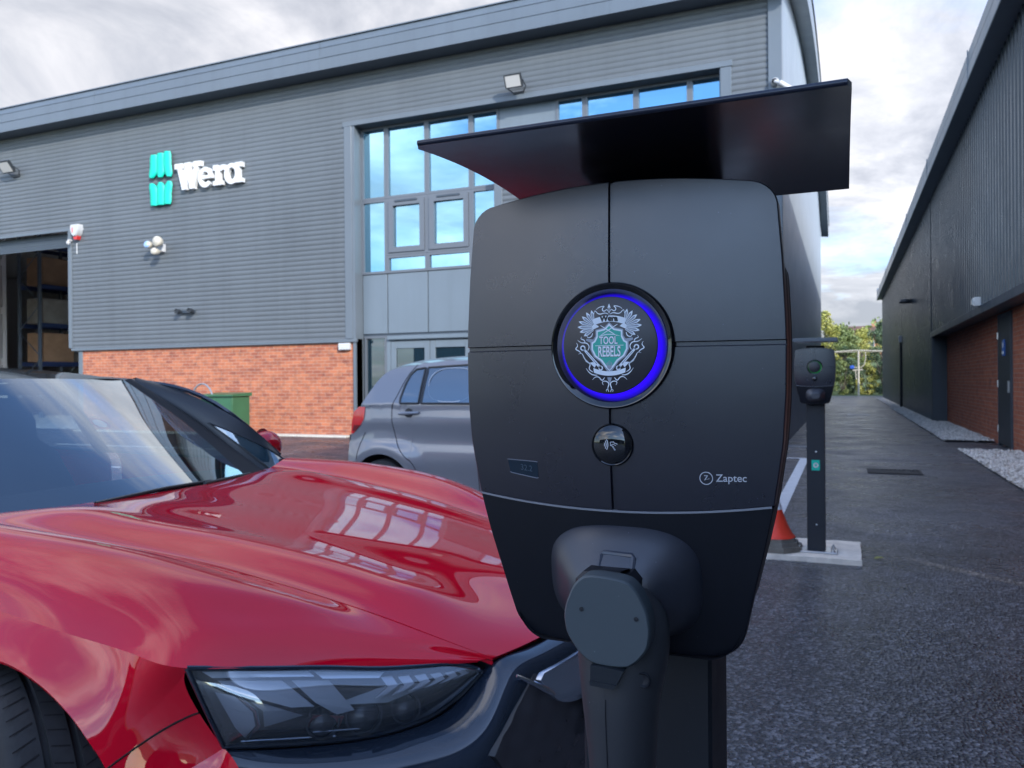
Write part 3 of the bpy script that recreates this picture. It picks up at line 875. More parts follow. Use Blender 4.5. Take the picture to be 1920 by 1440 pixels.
# r
rx_ = bx+1.36
slab(rx_, rx_+0.155, b0+0.02, xh+0.0, 0.002); slab(rx_-0.07, rx_+0.08, xh-0.10, xh+0.035, 0.004); slab(rx_-0.07, rx_+0.25, b0-0.015, b0+0.09, 0.005)
ringp(rx_+0.27, xh-0.16, 0.20, 0.185, 0.07, 0.06, R(35), R(150), 0.003)
# a (single storey)
ac = bx+1.90; ringp(ac, ez, 0.245, 0.250, 0.115, 0.145, 0, R(360))
slab(ac+0.115, ac+0.255, b0+0.03, xh+0.01, 0.003); slab(ac+0.115, ac+0.345, xh-0.085, xh+0.03, 0.005); slab(ac+0.12, ac+0.355, b0-0.012, b0+0.085, 0.006)
g.v = [(-15.27+(x+15.27)*0.93+0.07, y, z-0.055) for x, y, z in g.v]
build('lettering', g, M_WHITES, sg)

def floodlight(x, z, tilt, w, label):
    t = thing('floodlight', label, 'floodlight', (x, FY-0.2, z), 'floodlights on the grey facade')
    ca, sa = math.cos(tilt), math.sin(tilt)
    def P(a, b, c):   # a across, b along the face height, c normal (outwards)
        return (x+a, FY-0.30-(c*ca-b*sa)*1.0, z+b*ca+c*sa) if False else (x+a, FY-0.30-c*ca+b*sa*-1, z+b*ca-c*sa)
    d = MB(); h = w*0.72
    q = [(-w/2, -h/2), (w/2, -h/2), (w/2, h/2), (-w/2, h/2)]
    d.prism(q, lambda a, b, c: P(a, b, c), 0.05, -0.02)
    for k in range(7):
        a = -w*0.4+k*w*0.8/6; d.prism([(a-0.008, -h*0.4), (a+0.008, -h*0.4), (a+0.008, h*0.4), (a-0.008, h*0.4)], lambda a_, b, c: P(a_, b, c), -0.02, -0.06)
    build('housing', d, M_BLACK, t)
    d = MB(); q2 = [(a*0.86, b*0.82) for a, b in q]; d.prism(q2, lambda a, b, c: P(a, b, c), 0.056, 0.045)
    build('lens', d, pbr('floodlight lens', (0.55, 0.53, 0.50), 0.25), t)
    d = MB()
    d.tube([P(-w/2-0.015, 0, 0), P(-w/2-0.015, -h*0.55, -0.10), (x-w/4, FY-0.03, z-h*0.62), (x+w/4, FY-0.03, z-h*0.62), P(w/2+0.015, -h*0.55, -0.10), P(w/2+0.015, 0, 0)], 0.012, 6)
    d.cbox(x-w/3, x+w/3, FY-0.05, FY-0.0, z-h*0.7, z-h*0.5, 0.004)
    build('bracket', d, M_BLACK, t)
floodlight(-6.05, 7.22, R(28), 0.36, 'black floodlight above the tall first-floor glazing')
floodlight(-21.15, 7.22, R(38), 0.46, 'black floodlight at the far left above the open roller door')

# twin emergency spots: round white heads on one small box
t = thing('emergency_spotlight', 'cluster of cream round emergency spot heads beside the open roller doorway', 'spotlight', (-15.75, FY-0.1, 4.6))
d = MB(); d.cbox(-15.84, -15.66, FY-0.11, FY-0.0, 4.52, 4.72, 0.01); build('control_box', d, M_WPL, t)
M_CREAM = pbr('cream lamp housing', (0.50, 0.46, 0.38), 0.35)
M_LENSB = pbr('blue-ish lens', (0.35, 0.50, 0.75), 0.08, 0.2)
for (x, z, r, mt) in ((-15.93, 4.68, 0.095, M_LENSB), (-15.62, 4.74, 0.13, M_CREAM), (-15.71, 4.50, 0.09, M_CREAM)):
    d = MB(); d.lathe([(0.0, 0.10), (r*0.6, 0.09), (r*0.95, 0.02), (r, -0.05), (r*0.92, -0.075)], (x, FY-0.28, z), 'y', 20)
    h = build('lamp_head', d, M_CREAM, t)
    d = MB(); d.lathe([(r*0.92, -0.075), (r*0.7, -0.10), (0.0, -0.11)], (x, FY-0.28, z), 'y', 20)
    build('lens', d, mt, h)
    d = MB(); d.tube([(x, FY-0.20, z), ((x-15.74)/2, FY-0.1, (z+4.63)/2), (-15.74, FY-0.05, 4.63)], 0.02, 8); build('arm', d, M_CREAM, t)
# alarm box
t = thing('alarm_box', 'white alarm bell box with red base at the corner of the roller door', 'alarm', (-18.75, FY-0.05, 5.1))
d = MB()
pl = [(a*.82, b*.82) for a, b in [(-0.17, 0.19), (0.17, 0.19), (0.185, 0.05), (0.12, -0.13), (0.05, -0.19), (-0.05, -0.19), (-0.12, -0.13), (-0.185, 0.05)]]
d.prism(pl, lambda a, b, c: (-18.72+a, FY+c, 5.30+b), -0.15, -0.0); d.prism([(a*0.9, b*0.9) for a, b in pl], lambda a, b, c: (-18.72+a, FY+c, 5.30+b), -0.175, -0.15)
build('cover', d, M_WPL, t)
d = MB(); d.prism([(-0.09, -0.15), (0.09, -0.15), (0.05, -0.24), (-0.05, -0.24)], lambda a, b, c: (-18.72+a, FY+c, 5.30+b), -0.13, -0.02); build('strobe', d, M_REDP, t)
d = MB()
for k in range(4): d.box(-18.80, -18.745, FY-0.1765, FY-0.1745, 5.24+k*0.035, 5.262+k*0.035)
build('marking', d, M_REDP, t)
# cctv camera on the door jamb
t = thing('security_camera', 'small white security camera on the roller door jamb below the alarm box', 'camera', (-18.95, FY-0.05, 4.9))
d = MB(); d.lathe([(0.05, 0), (0.055, -0.02), (0.045, -0.06), (0.02, -0.085), (0, -0.09)], (-18.97, FY-0.14, 5.02), 'z', 16); build('dome', d, M_WPL, t)
d = MB(); d.tube([(-18.97, FY-0.04, 5.06), (-18.97, FY-0.14, 5.06), (-18.97, FY-0.14, 5.02)], 0.025, 8); d.tube([(-18.80, FY-0.02, 4.98), (-18.80, FY-0.02, 4.70)], 0.012, 6); build('bracket', d, M_WPL, t)
# pair of small black spots
t = thing('wall_spotlight', 'pair of small black spots low on the corrugated facade', 'spotlight', (-14.95, FY-0.08, 2.95))
for x in (-15.12, -14.72):
    d = MB(); d.lathe([(0.0, 0.05), (0.055, 0.05), (0.065, 0.0), (0.065, -0.08), (0.055, -0.08), (0.045, -0.06), (0, -0.06)], (x, FY-0.14, 3.00), 'y', 16); build('lamp_head', d, M_BLACK, t)
d = MB(); d.cbox(-15.15, -14.69, FY-0.08, FY-0.01, 2.96, 3.03, 0.006); build('mounting_bar', d, M_DTRIM, t)
# bulkhead on brick
t = thing('bulkhead_light', 'white louvred bulkhead light on the brick plinth by the entrance', 'wall light', (-10.3, FY-0.02, 1.95))
d = MB(); d.cbox(-10.47, -10.17, FY-0.07, FY+0.02, 1.94, 2.10, 0.012); build('body', d, M_WPL, t)
d = MB()
for k in range(3): d.box(-10.45, -10.19, FY-0.078, FY-0.068, 1.965+k*0.042, 1.99+k*0.042)
build('louvre', d, pbr('lamp louvre', (0.65, 0.65, 0.63), 0.45), t)
# camera on the corner
t = thing('security_camera', 'white bullet security camera on the corner flashing near the lane', 'camera', (-1.05, FY-0.1, 6.3))
d = MB(); d.lathe([(0, 0.0), (0.07, 0.0), (0.075, -0.05), (0.05, -0.09)], (-1.10, FY-0.05, 6.50), 'y', 14); build('base', d, M_WPL, t)
d = MB(); d.tube([(-1.10, FY-0.12, 6.50), (-0.98, FY-0.16, 6.43)], 0.035, 10); d.tube([(-1.02, FY-0.18, 6.45), (-0.80, FY-0.08, 6.30)], [0.05, 0.055], 12); build('body', d, M_WPL, t)

# green cabinet in front of the brick
t = thing('utility_cabinet', 'green metal utility cabinet with grey hose loop before the brick plinth', 'cabinet', (-12.65, 13.75, 0))
M_GCAB = pbr('cabinet green', (0.035, 0.125, 0.06), 0.4, vary=(2, 0.15))
d = MB(); d.cbox(-13.2, -12.3, 13.45, 14.0, 0.02, 0.93, 0.012); build('cabinet_body', d, M_GCAB, t)
d = MB(); d.prism([(13.40, 0.93), (14.03, 0.93), (14.03, 1.01), (13.40, 0.97)], lambda a, b, c: (c, a, b), -13.24, -12.26); build('lid', d, M_GCAB, t)
for x0, x1 in ((-13.18, -12.76), (-12.74, -12.32)):
    d = MB(); d.cbox(x0, x1, 13.435, 13.45, 0.08, 0.88, 0.004); dd_ = build('door', d, M_GCAB, t)
    d = MB(); d.cbox((x1-0.06) if x1 < -12.55 else x0+0.03, (x1-0.03) if x1 < -12.55 else x0+0.06, 13.41, 13.435, 0.42, 0.56, 0.003); build('handle', d, M_STEEL, dd_)
d = MB(); A = np.linspace(0, math.pi, 18)
d.tube([(-13.2-0.32*math.cos(a), 13.5, 0.78+0.43*math.sin(a)) for a in A]+[(-12.87, 13.38, 0.6), (-12.85, 13.38, 0.3)], 0.02, 8)
build('hose', d, M_ALU, t)

# ================================================================ chargers
def black_plastic(name, col, r0, r1, bs=0.12, spec=0.5):
    m, nt, b = new_mat(name)
    v = tex_co(nt)
    b.inputs['Base Color'].default_value = (*col, 1)
    b.inputs['Specular IOR Level'].default_value = spec
    nt.links.new(ramp(nt, noise(nt, v, 22, 4, 0.6), [(0.3, r0), (0.7, r1)]), b.inputs['Roughness'])
    bump(nt, b, noise(nt, v, 2200, 2, 0.5), bs*0.5, 0.0003)
    vo = nt.nodes.new('ShaderNodeTexVoronoi'); vo.inputs['Scale'].default_value = 95; nt.links.new(v, vo.inputs['Vector'])
    nt.links.new(ramp(nt, vo.outputs['Distance'], [(0.0, tuple(min(.4, c*6+.10) for c in col)), (0.035, tuple(c*2 for c in col)), (0.06, col)]), b.inputs['Base Color'])
    return m
M_SHELL = black_plastic('charger shell', (0.0075, 0.0085, 0.019), 0.265, 0.30, 0.35, 0.95)
M_SHELL2 = black_plastic('charger lower shell', (0.0045, 0.006, 0.011), 0.36, 0.44, 0.35, 0.45)
M_BODYP = black_plastic('charger side', (0.030, 0.028, 0.032), 0.34, 0.42)
M_GLOSSB = pbr('gloss black', (0.004, 0.005, 0.008), 0.06, 0, 0.6)
M_LIP = pbr('seam lip', (0.16, 0.17, 0.20), 0.3)  # pale so the seam lip looks lit; also the screen outline
M_PCOAT = black_plastic('powder coated steel', (0.012, 0.015, 0.022), 0.5, 0.6)
M_CANOPY = black_plastic('canopy steel', (0.016, 0.021, 0.042), 0.17, 0.23, 0.05)
M_PLUG = black_plastic('plug rubber', (0.040, 0.042, 0.048), 0.38, 0.46)
M_CAPG = black_plastic('grey plug cap', (0.070, 0.088, 0.100), 0.42, 0.5)
M_BOSS = black_plastic('socket boss', (0.030, 0.033, 0.046), 0.36, 0.44, 0.35, 0.9)
M_SILVER = pbr('emblem silver', (0.86, 0.92, 1.0), 0.5)
M_SILVERD = pbr('emblem grey', (0.33, 0.38, 0.46), 0.5)
M_TEAL = pbr('emblem green', (0.04, 0.46, 0.36), 0.5)
M_INK = pbr('emblem ink', (0.012, 0.014, 0.02), 0.5)
M_DISC = pbr('disc face', (0.028, 0.027, 0.034), 0.35)
M_PRINT = pbr('printed white', (0.62, 0.64, 0.70), 0.5)

HW_Z = [-0.19, -0.172, -0.141, -0.119, -0.091, -0.058, -0.012, 0.026, 0.062, 0.08, 0.122, 0.169, 0.20]
HW_X = [v_-0.0013 for v_ in (0.0885, 0.0925, 0.0995, 0.1045, 0.1115, 0.1185, 0.1255, 0.1278, 0.1282, 0.1278, 0.1258, 0.1222, 0.1185)]
def y_front(x, z):
    f = 0.004*((z-0.03)/0.17)**2 if z > 0.03 else 0.033*((0.03-z)/0.21)**2
    return 0.009*(x/0.13)**2+f
Z_SEAM, RC = 0.0625, 0.0625
def z_low(x):
    return -0.0660+0.0085*(x/0.117)**2
def shell_rows():
    """row parameter -> list of (kind, value) from the bottom to the top"""
    rows = []
    for q in np.concatenate([1-np.cos(np.linspace(0, math.pi/2, 8)), ]):
        rows.append(('b', float(q)*0.25))
    for q in np.linspace(0.25, 1, 16)[1:]: rows.append(('b', float(q)))
    return rows
def shell_surface(lower):
    """front panel sheet as grid [row][col]; lower panel or the upper four quarters"""
    r = 0.019
    cols = np.concatenate([np.linspace(-1, -0.021, 34), np.linspace(0.021, 1, 34)])
    gx = [-0.0024, -0.0015, 0.0, 0.0013, 0.0020]
    P = []
    if lower:
        zt = None
        ts = np.concatenate([(1-np.cos(np.linspace(0, math.pi/2, 9)))*0.16, np.linspace(0.16, 1, 18)[1:]])
    else:
        ts = np.concatenate([np.linspace(0, 0.47, 16), ])
    def zfun(t, s):
        if lower:
            zb = -0.1835+0.004*s*s; zt_ = z_low(s*0.117)-0.0016
            return zb+(zt_-zb)*t
        zb = z_low(s*0.117)+0.0010; zt_ = 0.1892-0.0085*s*s
        return zb+(zt_-zb)*t
    if not lower:
        tm = (Z_SEAM-z_low(0)-0.001)/(0.1892-z_low(0)-0.001)
        ts = np.concatenate([np.linspace(0, tm-0.012, 18), np.linspace(tm+0.011, 0.86, 14), 0.86+0.14*np.sin(np.linspace(0, math.pi/2, 10))[1:]])
    rows_t = list(ts)
    out = []
    def width(z, t):
        hw = float(np.interp(z, HW_Z, HW_X))
        if lower:
            d = (t)*(z_low(0)+0.1835)
        else:
            d = (1-t)*(0.1892-z_low(0))
        if d < r: hw = hw-r+math.sqrt(max(0, r*r-(r-d)**2))
        return hw
    def row(t, dep=0.0, zoff=0.0, straight=None):
        pts = []
        for s in list(cols[:34])+gx+list(cols[34:]):
            ing = s in gx
            z0 = (straight if straight is not None else zfun(t, 0.0 if ing else s))+zoff
            if ing: x = s
            else:
                hw = width(z0, t); x = s*hw
                if straight is None: z0 = zfun(t, s)+zoff
            dg = 0.0
            if ing and not lower: dg = 0.0030 if s in (-0.0015, 0.0, 0.0013) else 0.0
            pts.append((x, y_front(x, z0)+max(dep, dg), z0))
        return pts
    if lower:
        for i, t in enumerate(rows_t): out.append(row(t))
    else:
        n1 = 18
        for t in rows_t[:n1]: out.append(straighten(row(t), t, tm))
        for dz, dp in ((-0.0024, 0.0), (-0.0014, 0.0030), (0.0013, 0.0030), (0.0020, 0.0)):
            out.append(row(tm, dp, dz, Z_SEAM))
        for t in rows_t[n1:]: out.append(straighten(row(t), t, tm))
    return out
def straighten(r_, t, tm):
    return r_
def rim_of(G):
    """closed boundary loop of a grid"""
    return G[0]+[r_[-1] for r_ in G[1:-1]]+G[-1][::-1]+[r_[0] for r_ in G[1:-1]][::-1]

def make_charger(name, label, ox, oy, oz, zg, hero):
    """ox, oy, oz: centre of the front; zg: level of its base"""
    T = thing(name, label, 'charging point', (ox, oy+0.12, zg), 'charging points along the lane')
    W = lambda p: (ox+p[0], oy+p[1], oz+p[2])
    def add_panel(G, mat, nm):
        g = MB(); g.grid([[W(p) for p in r_] for r_ in G], flip=False)
        loop = rim_of(G); n = len(loop); c = np.mean(np.array(loop), axis=0)
        L = [np.array(loop)]
        def off(k, dy):
            q = np.array(loop); d = q[:, [0, 2]]-c[[0, 2]]; l = np.linalg.norm(d, axis=1)[:, None]
            q2 = q.copy(); q2[:, [0, 2]] += d/l*k; q2[:, 1] += dy; return q2
        rings = [L[0], off(0.0007, 0.0006), off(0.0011, 0.0018), off(0.0011, 0.016)]
        g.grid([[W(p) for p in rr] for rr in rings], closed_v=True)
        return build(nm, g, mat, T, sharp=22)
    add_panel(shell_surface(False), M_SHELL, 'front_panel')
    add_panel(shell_surface(True), M_SHELL2, 'lower_panel')
    # lip under the curved seam, its caught light put into a pale colour
    g = MB()
    xx = np.linspace(-0.1165, 0.1165, 50)
    g.grid([[W((x, y_front(x, z_low(x))-0.0006+dy, z_low(x)+dz)) for dz, dy in ((0.0006, 0.0025), (0.0002, 0.0), (-0.0012, -0.0002), (-0.0018, 0.001))] for x in xx])
    build('seam_lip_highlight', g, M_LIP, T)
    # housing behind the shell
    def outline(k, zt, zb=-0.182, r=0.02, n=14):
        zsl = np.concatenate([zb+r*(1-np.cos(np.linspace(0, math.pi/2, 8))), np.linspace(zb+r, zt-r, n)[1:-1], zt-r*(1-np.sin(np.linspace(0, math.pi/2, 8)))])
        pts = []
        for z in zsl:
            hw = float(np.interp(z, HW_Z, HW_X))*k
            d = min(z-zb, zt-z)
            if d < r: hw = hw-r+math.sqrt(max(0, r*r-(r-d)**2))
            pts.append((hw, z))
        return pts+[(-x, z) for x, z in pts[::-1]]
    g = MB()
    o = outline(0.972, 0.180)
    rings = [[W((x, y, z)) for x, z in o] for y in (0.031, 0.060)]
    g.grid(rings, closed_v=True)
    build('housing', g, M_BODYP, T)
    g = MB()
    secs = [(1.0, 0.128, 0.030), (1.012, 0.134, 0.034), (1.012, 0.134, 0.050), (0.985, 0.132, 0.053), (0.985, 0.132, 0.060), (1.012, 0.134, 0.064), (0.99, 0.130, 0.104), (0.90, 0.11, 0.112)]
    rings = [[W((x, y, z)) for x, z in outline(k, zt, -0.15)] for k, zt, y in secs]
    g.grid(rings, closed_v=True); g.add(rings[-1], [list(range(len(rings[-1])))], 0, False); g.add(rings[0], [list(range(len(rings[0])))[::-1]], 0, False)
    build('rear_housing', g, M_BODYP, T, sharp=45)
    # ring display
    c = W((0, y_front(0, RC), RC))
    g = MB(); g.lathe([(0.0494, 0.004), (0.0489, -0.0018), (0.0478, -0.0036), (0.0466, -0.0034), (0.0440, -0.0014), (0.0418, -0.0006), (0.0385, -0.0004)], c, 'y', 96)
    ring = build('display_bezel', g, M_GLOSSB, T)
    # lit ring: the lamp is brighter towards lower right
    g = MB(); g.lathe([(0.0436, -0.0014), (0.0420, -0.0018), (0.0395, -0.0030), (0.0380, -0.0040), (0.0374, -0.0044)], c, 'y', 96)
    m, nt, b = new_mat('blue lit ring' if hero else 'green lit ring')
    b.inputs['Base Color'].default_value = (0.004, 0.004, 0.02, 1) if hero else (0.004, 0.02, 0.008, 1)
    b.inputs['Roughness'].default_value = 0.25
    tcn = nt.nodes.new('ShaderNodeTexCoord'); vm = nt.nodes.new('ShaderNodeVectorMath'); vm.operation = 'SUBTRACT'
    nt.links.new(tcn.outputs['Object'], vm.inputs[0]); lc = Vector(c)-origin_of(T); vm.inputs[1].default_value = lc
    dn = nt.nodes.new('ShaderNodeVectorMath'); dn.operation = 'DOT_PRODUCT'; nt.links.new(vm.outputs[0], dn.inputs[0])
    dn.inputs[1].default_value = Vector((0.80, 0, -0.60))/0.038
    def nm_(op, a_, b__=None, cl=False):
        n_ = nt.nodes.new('ShaderNodeMath'); n_.operation = op; n_.use_clamp = cl
        for i_, v_ in enumerate((a_, b__)):
            if v_ is None: continue
            if isinstance(v_, (int, float)): n_.inputs[i_].default_value = v_
            else: nt.links.new(v_, n_.inputs[i_])
        return n_.outputs[0]
    mr = nt.nodes.new('ShaderNodeMapRange'); nt.links.new(dn.outputs['Value'], mr.inputs[0])
    mr.inputs[1].default_value = -1; mr.inputs[2].default_value = 1; mr.inputs[3].default_value = 0; mr.inputs[4].default_value = 1
    fl = nt.nodes.new('ShaderNodeVectorMath'); fl.operation = 'MULTIPLY'; nt.links.new(vm.outputs[0], fl.inputs[0]); fl.inputs[1].default_value = (1, 0, 1)
    ln = nt.nodes.new('ShaderNodeVectorMath'); ln.operation = 'LENGTH'; nt.links.new(fl.outputs[0], ln.inputs[0])
    t_ = nm_('DIVIDE', nm_('SUBTRACT', ln.outputs['Value'], 0.0374), 0.0062)
    ang = mr.outputs[0]
    st_ = nm_('ADD', nm_('MULTIPLY', ang, 0.70), 0.36)
    st_ = nm_('SUBTRACT', st_, nm_('MULTIPLY', t_, nm_('SUBTRACT', 1.15, nm_('MULTIPLY', ang, 0.20))))
    st_ = nm_('MAXIMUM', st_, 0.015)
    b.inputs['Emission Color'].default_value = (0.011, 0.001, 0.46, 1) if hero else (0.01, 0.30, 0.06, 1)
    nt.links.new(nm_('MULTIPLY', st_, 1.15 if hero else 0.22), b.inputs['Emission Strength'])
    build('light_ring', g, m, ring)
    g = MB(); g.lathe([(0.0375, -0.0042), (0.0372, -0.0049), (0.0366, -0.0052), (0.0, -0.0052)], c, 'y', 96)
    disc = build('display_disc', g, M_DISC, ring)
    if hero:
        crest(disc, c, 0.0052)
    # card reader
    zr = -0.0140; c2 = W((0, y_front(0, zr), zr))
    g = MB(); g.lathe([(0.0170, 0.003), (0.0166, -0.0012), (0.0158, -0.0022), (0.0150, -0.0016)], c2, 'y', 48)
    rd = build('card_reader', g, M_GLOSSB, T)
    g = MB(); g.lathe([(0.0151, -0.0014), (0.013, -0.0026), (0.009, -0.0038), (0.0045, -0.0044), (0.0, -0.0046)], c2, 'y', 48)
    build('lens', g, M_GLOSSB, rd)
    if hero:
        g = MB()
        def dome(x, z):
            q = math.hypot(x, z); return -(0.0048-0.0048*(q/0.0165)**2)
        def stroke(pts, w):
            pts = [np.array(p, float) for p in pts]; L_, R_ = [], []
            for i, p in enumerate(pts):
                t = pts[min(i+1, len(pts)-1)]-pts[max(i-1, 0)]; t = t/np.linalg.norm(t); n_ = np.array([-t[1], t[0]])
                L_.append(p+n_*w/2); R_.append(p-n_*w/2)
            g.grid([[(c2[0]+q[0], c2[1]+dome(*q), c2[2]+q[1]) for q in (l, r_)] for l, r_ in zip(L_, R_)])
        for k in range(4):
            rr = 0.0022+k*0.0014
            stroke([(-0.0087+rr*math.cos(a)+0.0, 0.0002+rr*math.sin(a)*1.05) for a in np.linspace(-0.62, 0.62, 9)], 0.00062)
        stroke([(-0.0002, -0.0004), (-0.0004, 0.0022), (0.0024, 0.0024), (0.0026, 0.0012)], 0.0005)
        stroke([(-0.0002, -0.0004), (0.0012, -0.0006)], 0.0005)
        stroke([(0.0026, 0.0016), (0.0046, 0.0010), (0.0062, -0.0012), (0.0081, -0.0036)], 0.0005)
        stroke([(0.0004, 0.0004), (0.0018, 0.0006), (0.0040, -0.0004)], 0.0004)
        for k in range(4): stroke([(0.0008+k*0.0005, -0.0008-k*0.0009), (0.0022+k*0.0005, -0.0012-k*0.0008)], 0.00042)
        stroke([(0.0024, -0.0036), (0.0042, -0.0042), (0.0062, -0.0048)], 0.0005)
        build('contactless_symbol', g, M_PRINT, rd)
    # small display
    if hero:
        def F(x, z, d): return W((x, y_front(x, z)-d, z))
        g = MB(); q = [(-0.0905, -0.0285), (-0.0650, -0.0296), (-0.0635, -0.0300), (-0.0630, -0.0425), (-0.0645, -0.0432), (-0.0870, -0.0396), (-0.0885, -0.0388)]
        g.poly([F(x, z, 0.0003) for x, z in q]); sc = build('screen', g, pbr('screen glass', (0.006, 0.022, 0.040), 0.12), T)
        g = MB(); g.tube([F(x, z, 0.0002) for x, z in q[:3]], 0.0004, 6); g.tube([F(x, z, 0.0002) for x, z in q[3:]], 0.0005, 6); build('frame', g, M_LIP, sc)
        g = MB(); g.text('32.2', lambda x, y, d: F(-0.0735+x, -0.0352+y-0.12*x, 0.0006), 0.0068, sx=0.92); build('digits', g, pbr('screen digits', (0.05, 0.085, 0.12), 0.5), sc)
        g = MB(); ccx, ccz = 0.0705, -0.0378
        A = np.linspace(0, 2*math.pi, 41)
        g.grid([[F(ccx+r_*math.cos(a), ccz+r_*math.sin(a), 0.0003) for r_ in (0.0043, 0.0049)] for a in A])
        g.poly([F(ccx+a, ccz+b, 0.0003) for a, b in ((-0.0015, 0.0022), (0.0014, 0.0022), (-0.0006, -0.0012), (0.0023, -0.0005), (0.0023, 0.0), (-0.0016, -0.0017), (0.0004, 0.0016), (-0.0014, 0.0017))])
        g.text('Zaptec', lambda x, y, d: F(0.0775+x, -0.0377+y+0.02*x, 0.0003), 0.0078, align='LEFT', bold=0.00004)
        build('logo', g, M_PRINT, T)
    # holster: a flared boss on the lower panel
    zc = -0.120; N = 72
    def loopr(rx, rz_up, rz_dn, xo, zo, flat, y):
        pts = []
        for k in range(N):
            a = 2*math.pi*k/N; ca, sa = math.cos(a), math.sin(a); p = flat
            x = xo+rx*math.copysign(abs(ca)**(2/p), ca); z = zo+(rz_up if sa > 0 else rz_dn)*math.copysign(abs(sa)**(2/p), sa)
            pts.append((x, z, y))
        return pts
    secs = [(0.0615, 0.0425, 0.050, 0.004, zc, 2.9, None), (0.0595, 0.0405, 0.048, 0.004, zc, 2.9, -0.0030), (0.050, 0.0335, 0.040, 0.0035, zc-0.002, 2.8, -0.0105), (0.036, 0.0225, 0.028, 0.003, zc-0.005, 2.7, -0.0210), (0.030, 0.0175, 0.022, 0.003, zc-0.006, 2.6, -0.0245), (0.026, 0.0145, 0.018, 0.003, zc-0.006, 2.6, -0.0255)]
    rings = []
    for a, b_, c_, xo, zo, fl, yy_ in secs:
        L_ = loopr(a, b_, c_, xo, zo, fl, yy_)
        rings.append([W((x, (y_front(x, z)+0.0015 if yy_ is None else (y_front(x, z)*(1-min(1, -yy_/0.03))+0.006*min(1, -yy_/0.03)+yy_)), z)) for x, z, _ in L_])
    g = MB(); g.grid(rings, closed_v=True, flip=True); g.add(rings[-1], [list(range(N))], 0, False)
    build('socket_boss', g, M_BOSS, T, sharp=60)
    if hero:
        # latch frame above the plug
        g = MB()
        fr = [(-0.0070, -0.1130), (-0.0070, -0.0985), (-0.0053, -0.0965), (0.0168, -0.0972), (0.0187, -0.0990), (0.0187, -0.1140)]
        def latch(p, k): return W((p[0], y_front(p[0], p[1])*0.55+0.0030-0.0225*((-0.078-p[1])/0.0285)-k, p[1]))
        g.tube([latch(p, 0.0015) for p in fr], 0.0024, 8); build('latch_frame', g, pbr('latch frame', (0.05, 0.058, 0.08), 0.3), T)
        g = MB(); g.poly([latch(p, 0.0012) for p in fr]); build('latch_recess', g, M_INK, T)
    # post
    g = MB(); g.cbox(ox-0.058, ox+0.058, oy+0.104, oy+0.20, zg+0.012, oz+0.208, 0.003)
    build('post', g, M_PCOAT, T)
    g = MB(); g.cbox(ox-0.13, ox+0.13, oy+0.06, oy+0.245, zg, zg+0.012, 0.003); pl_ = build('base_plate', g, M_STEEL if not hero else M_STEEL, T)
    for sx in (-0.105, 0.105):
        for sy in (0.095, 0.21):
            b_ = MB(); b_.lathe([(0.018, 0.0), (0.018, 0.004), (0.013, 0.004), (0.013, 0.016), (0.006, 0.016), (0.006, 0.028), (0.0, 0.028)], (ox+sx, oy+sy, zg+0.012), 'z', 12); build('bolt', b_, M_STEEL, pl_)
    return T, W

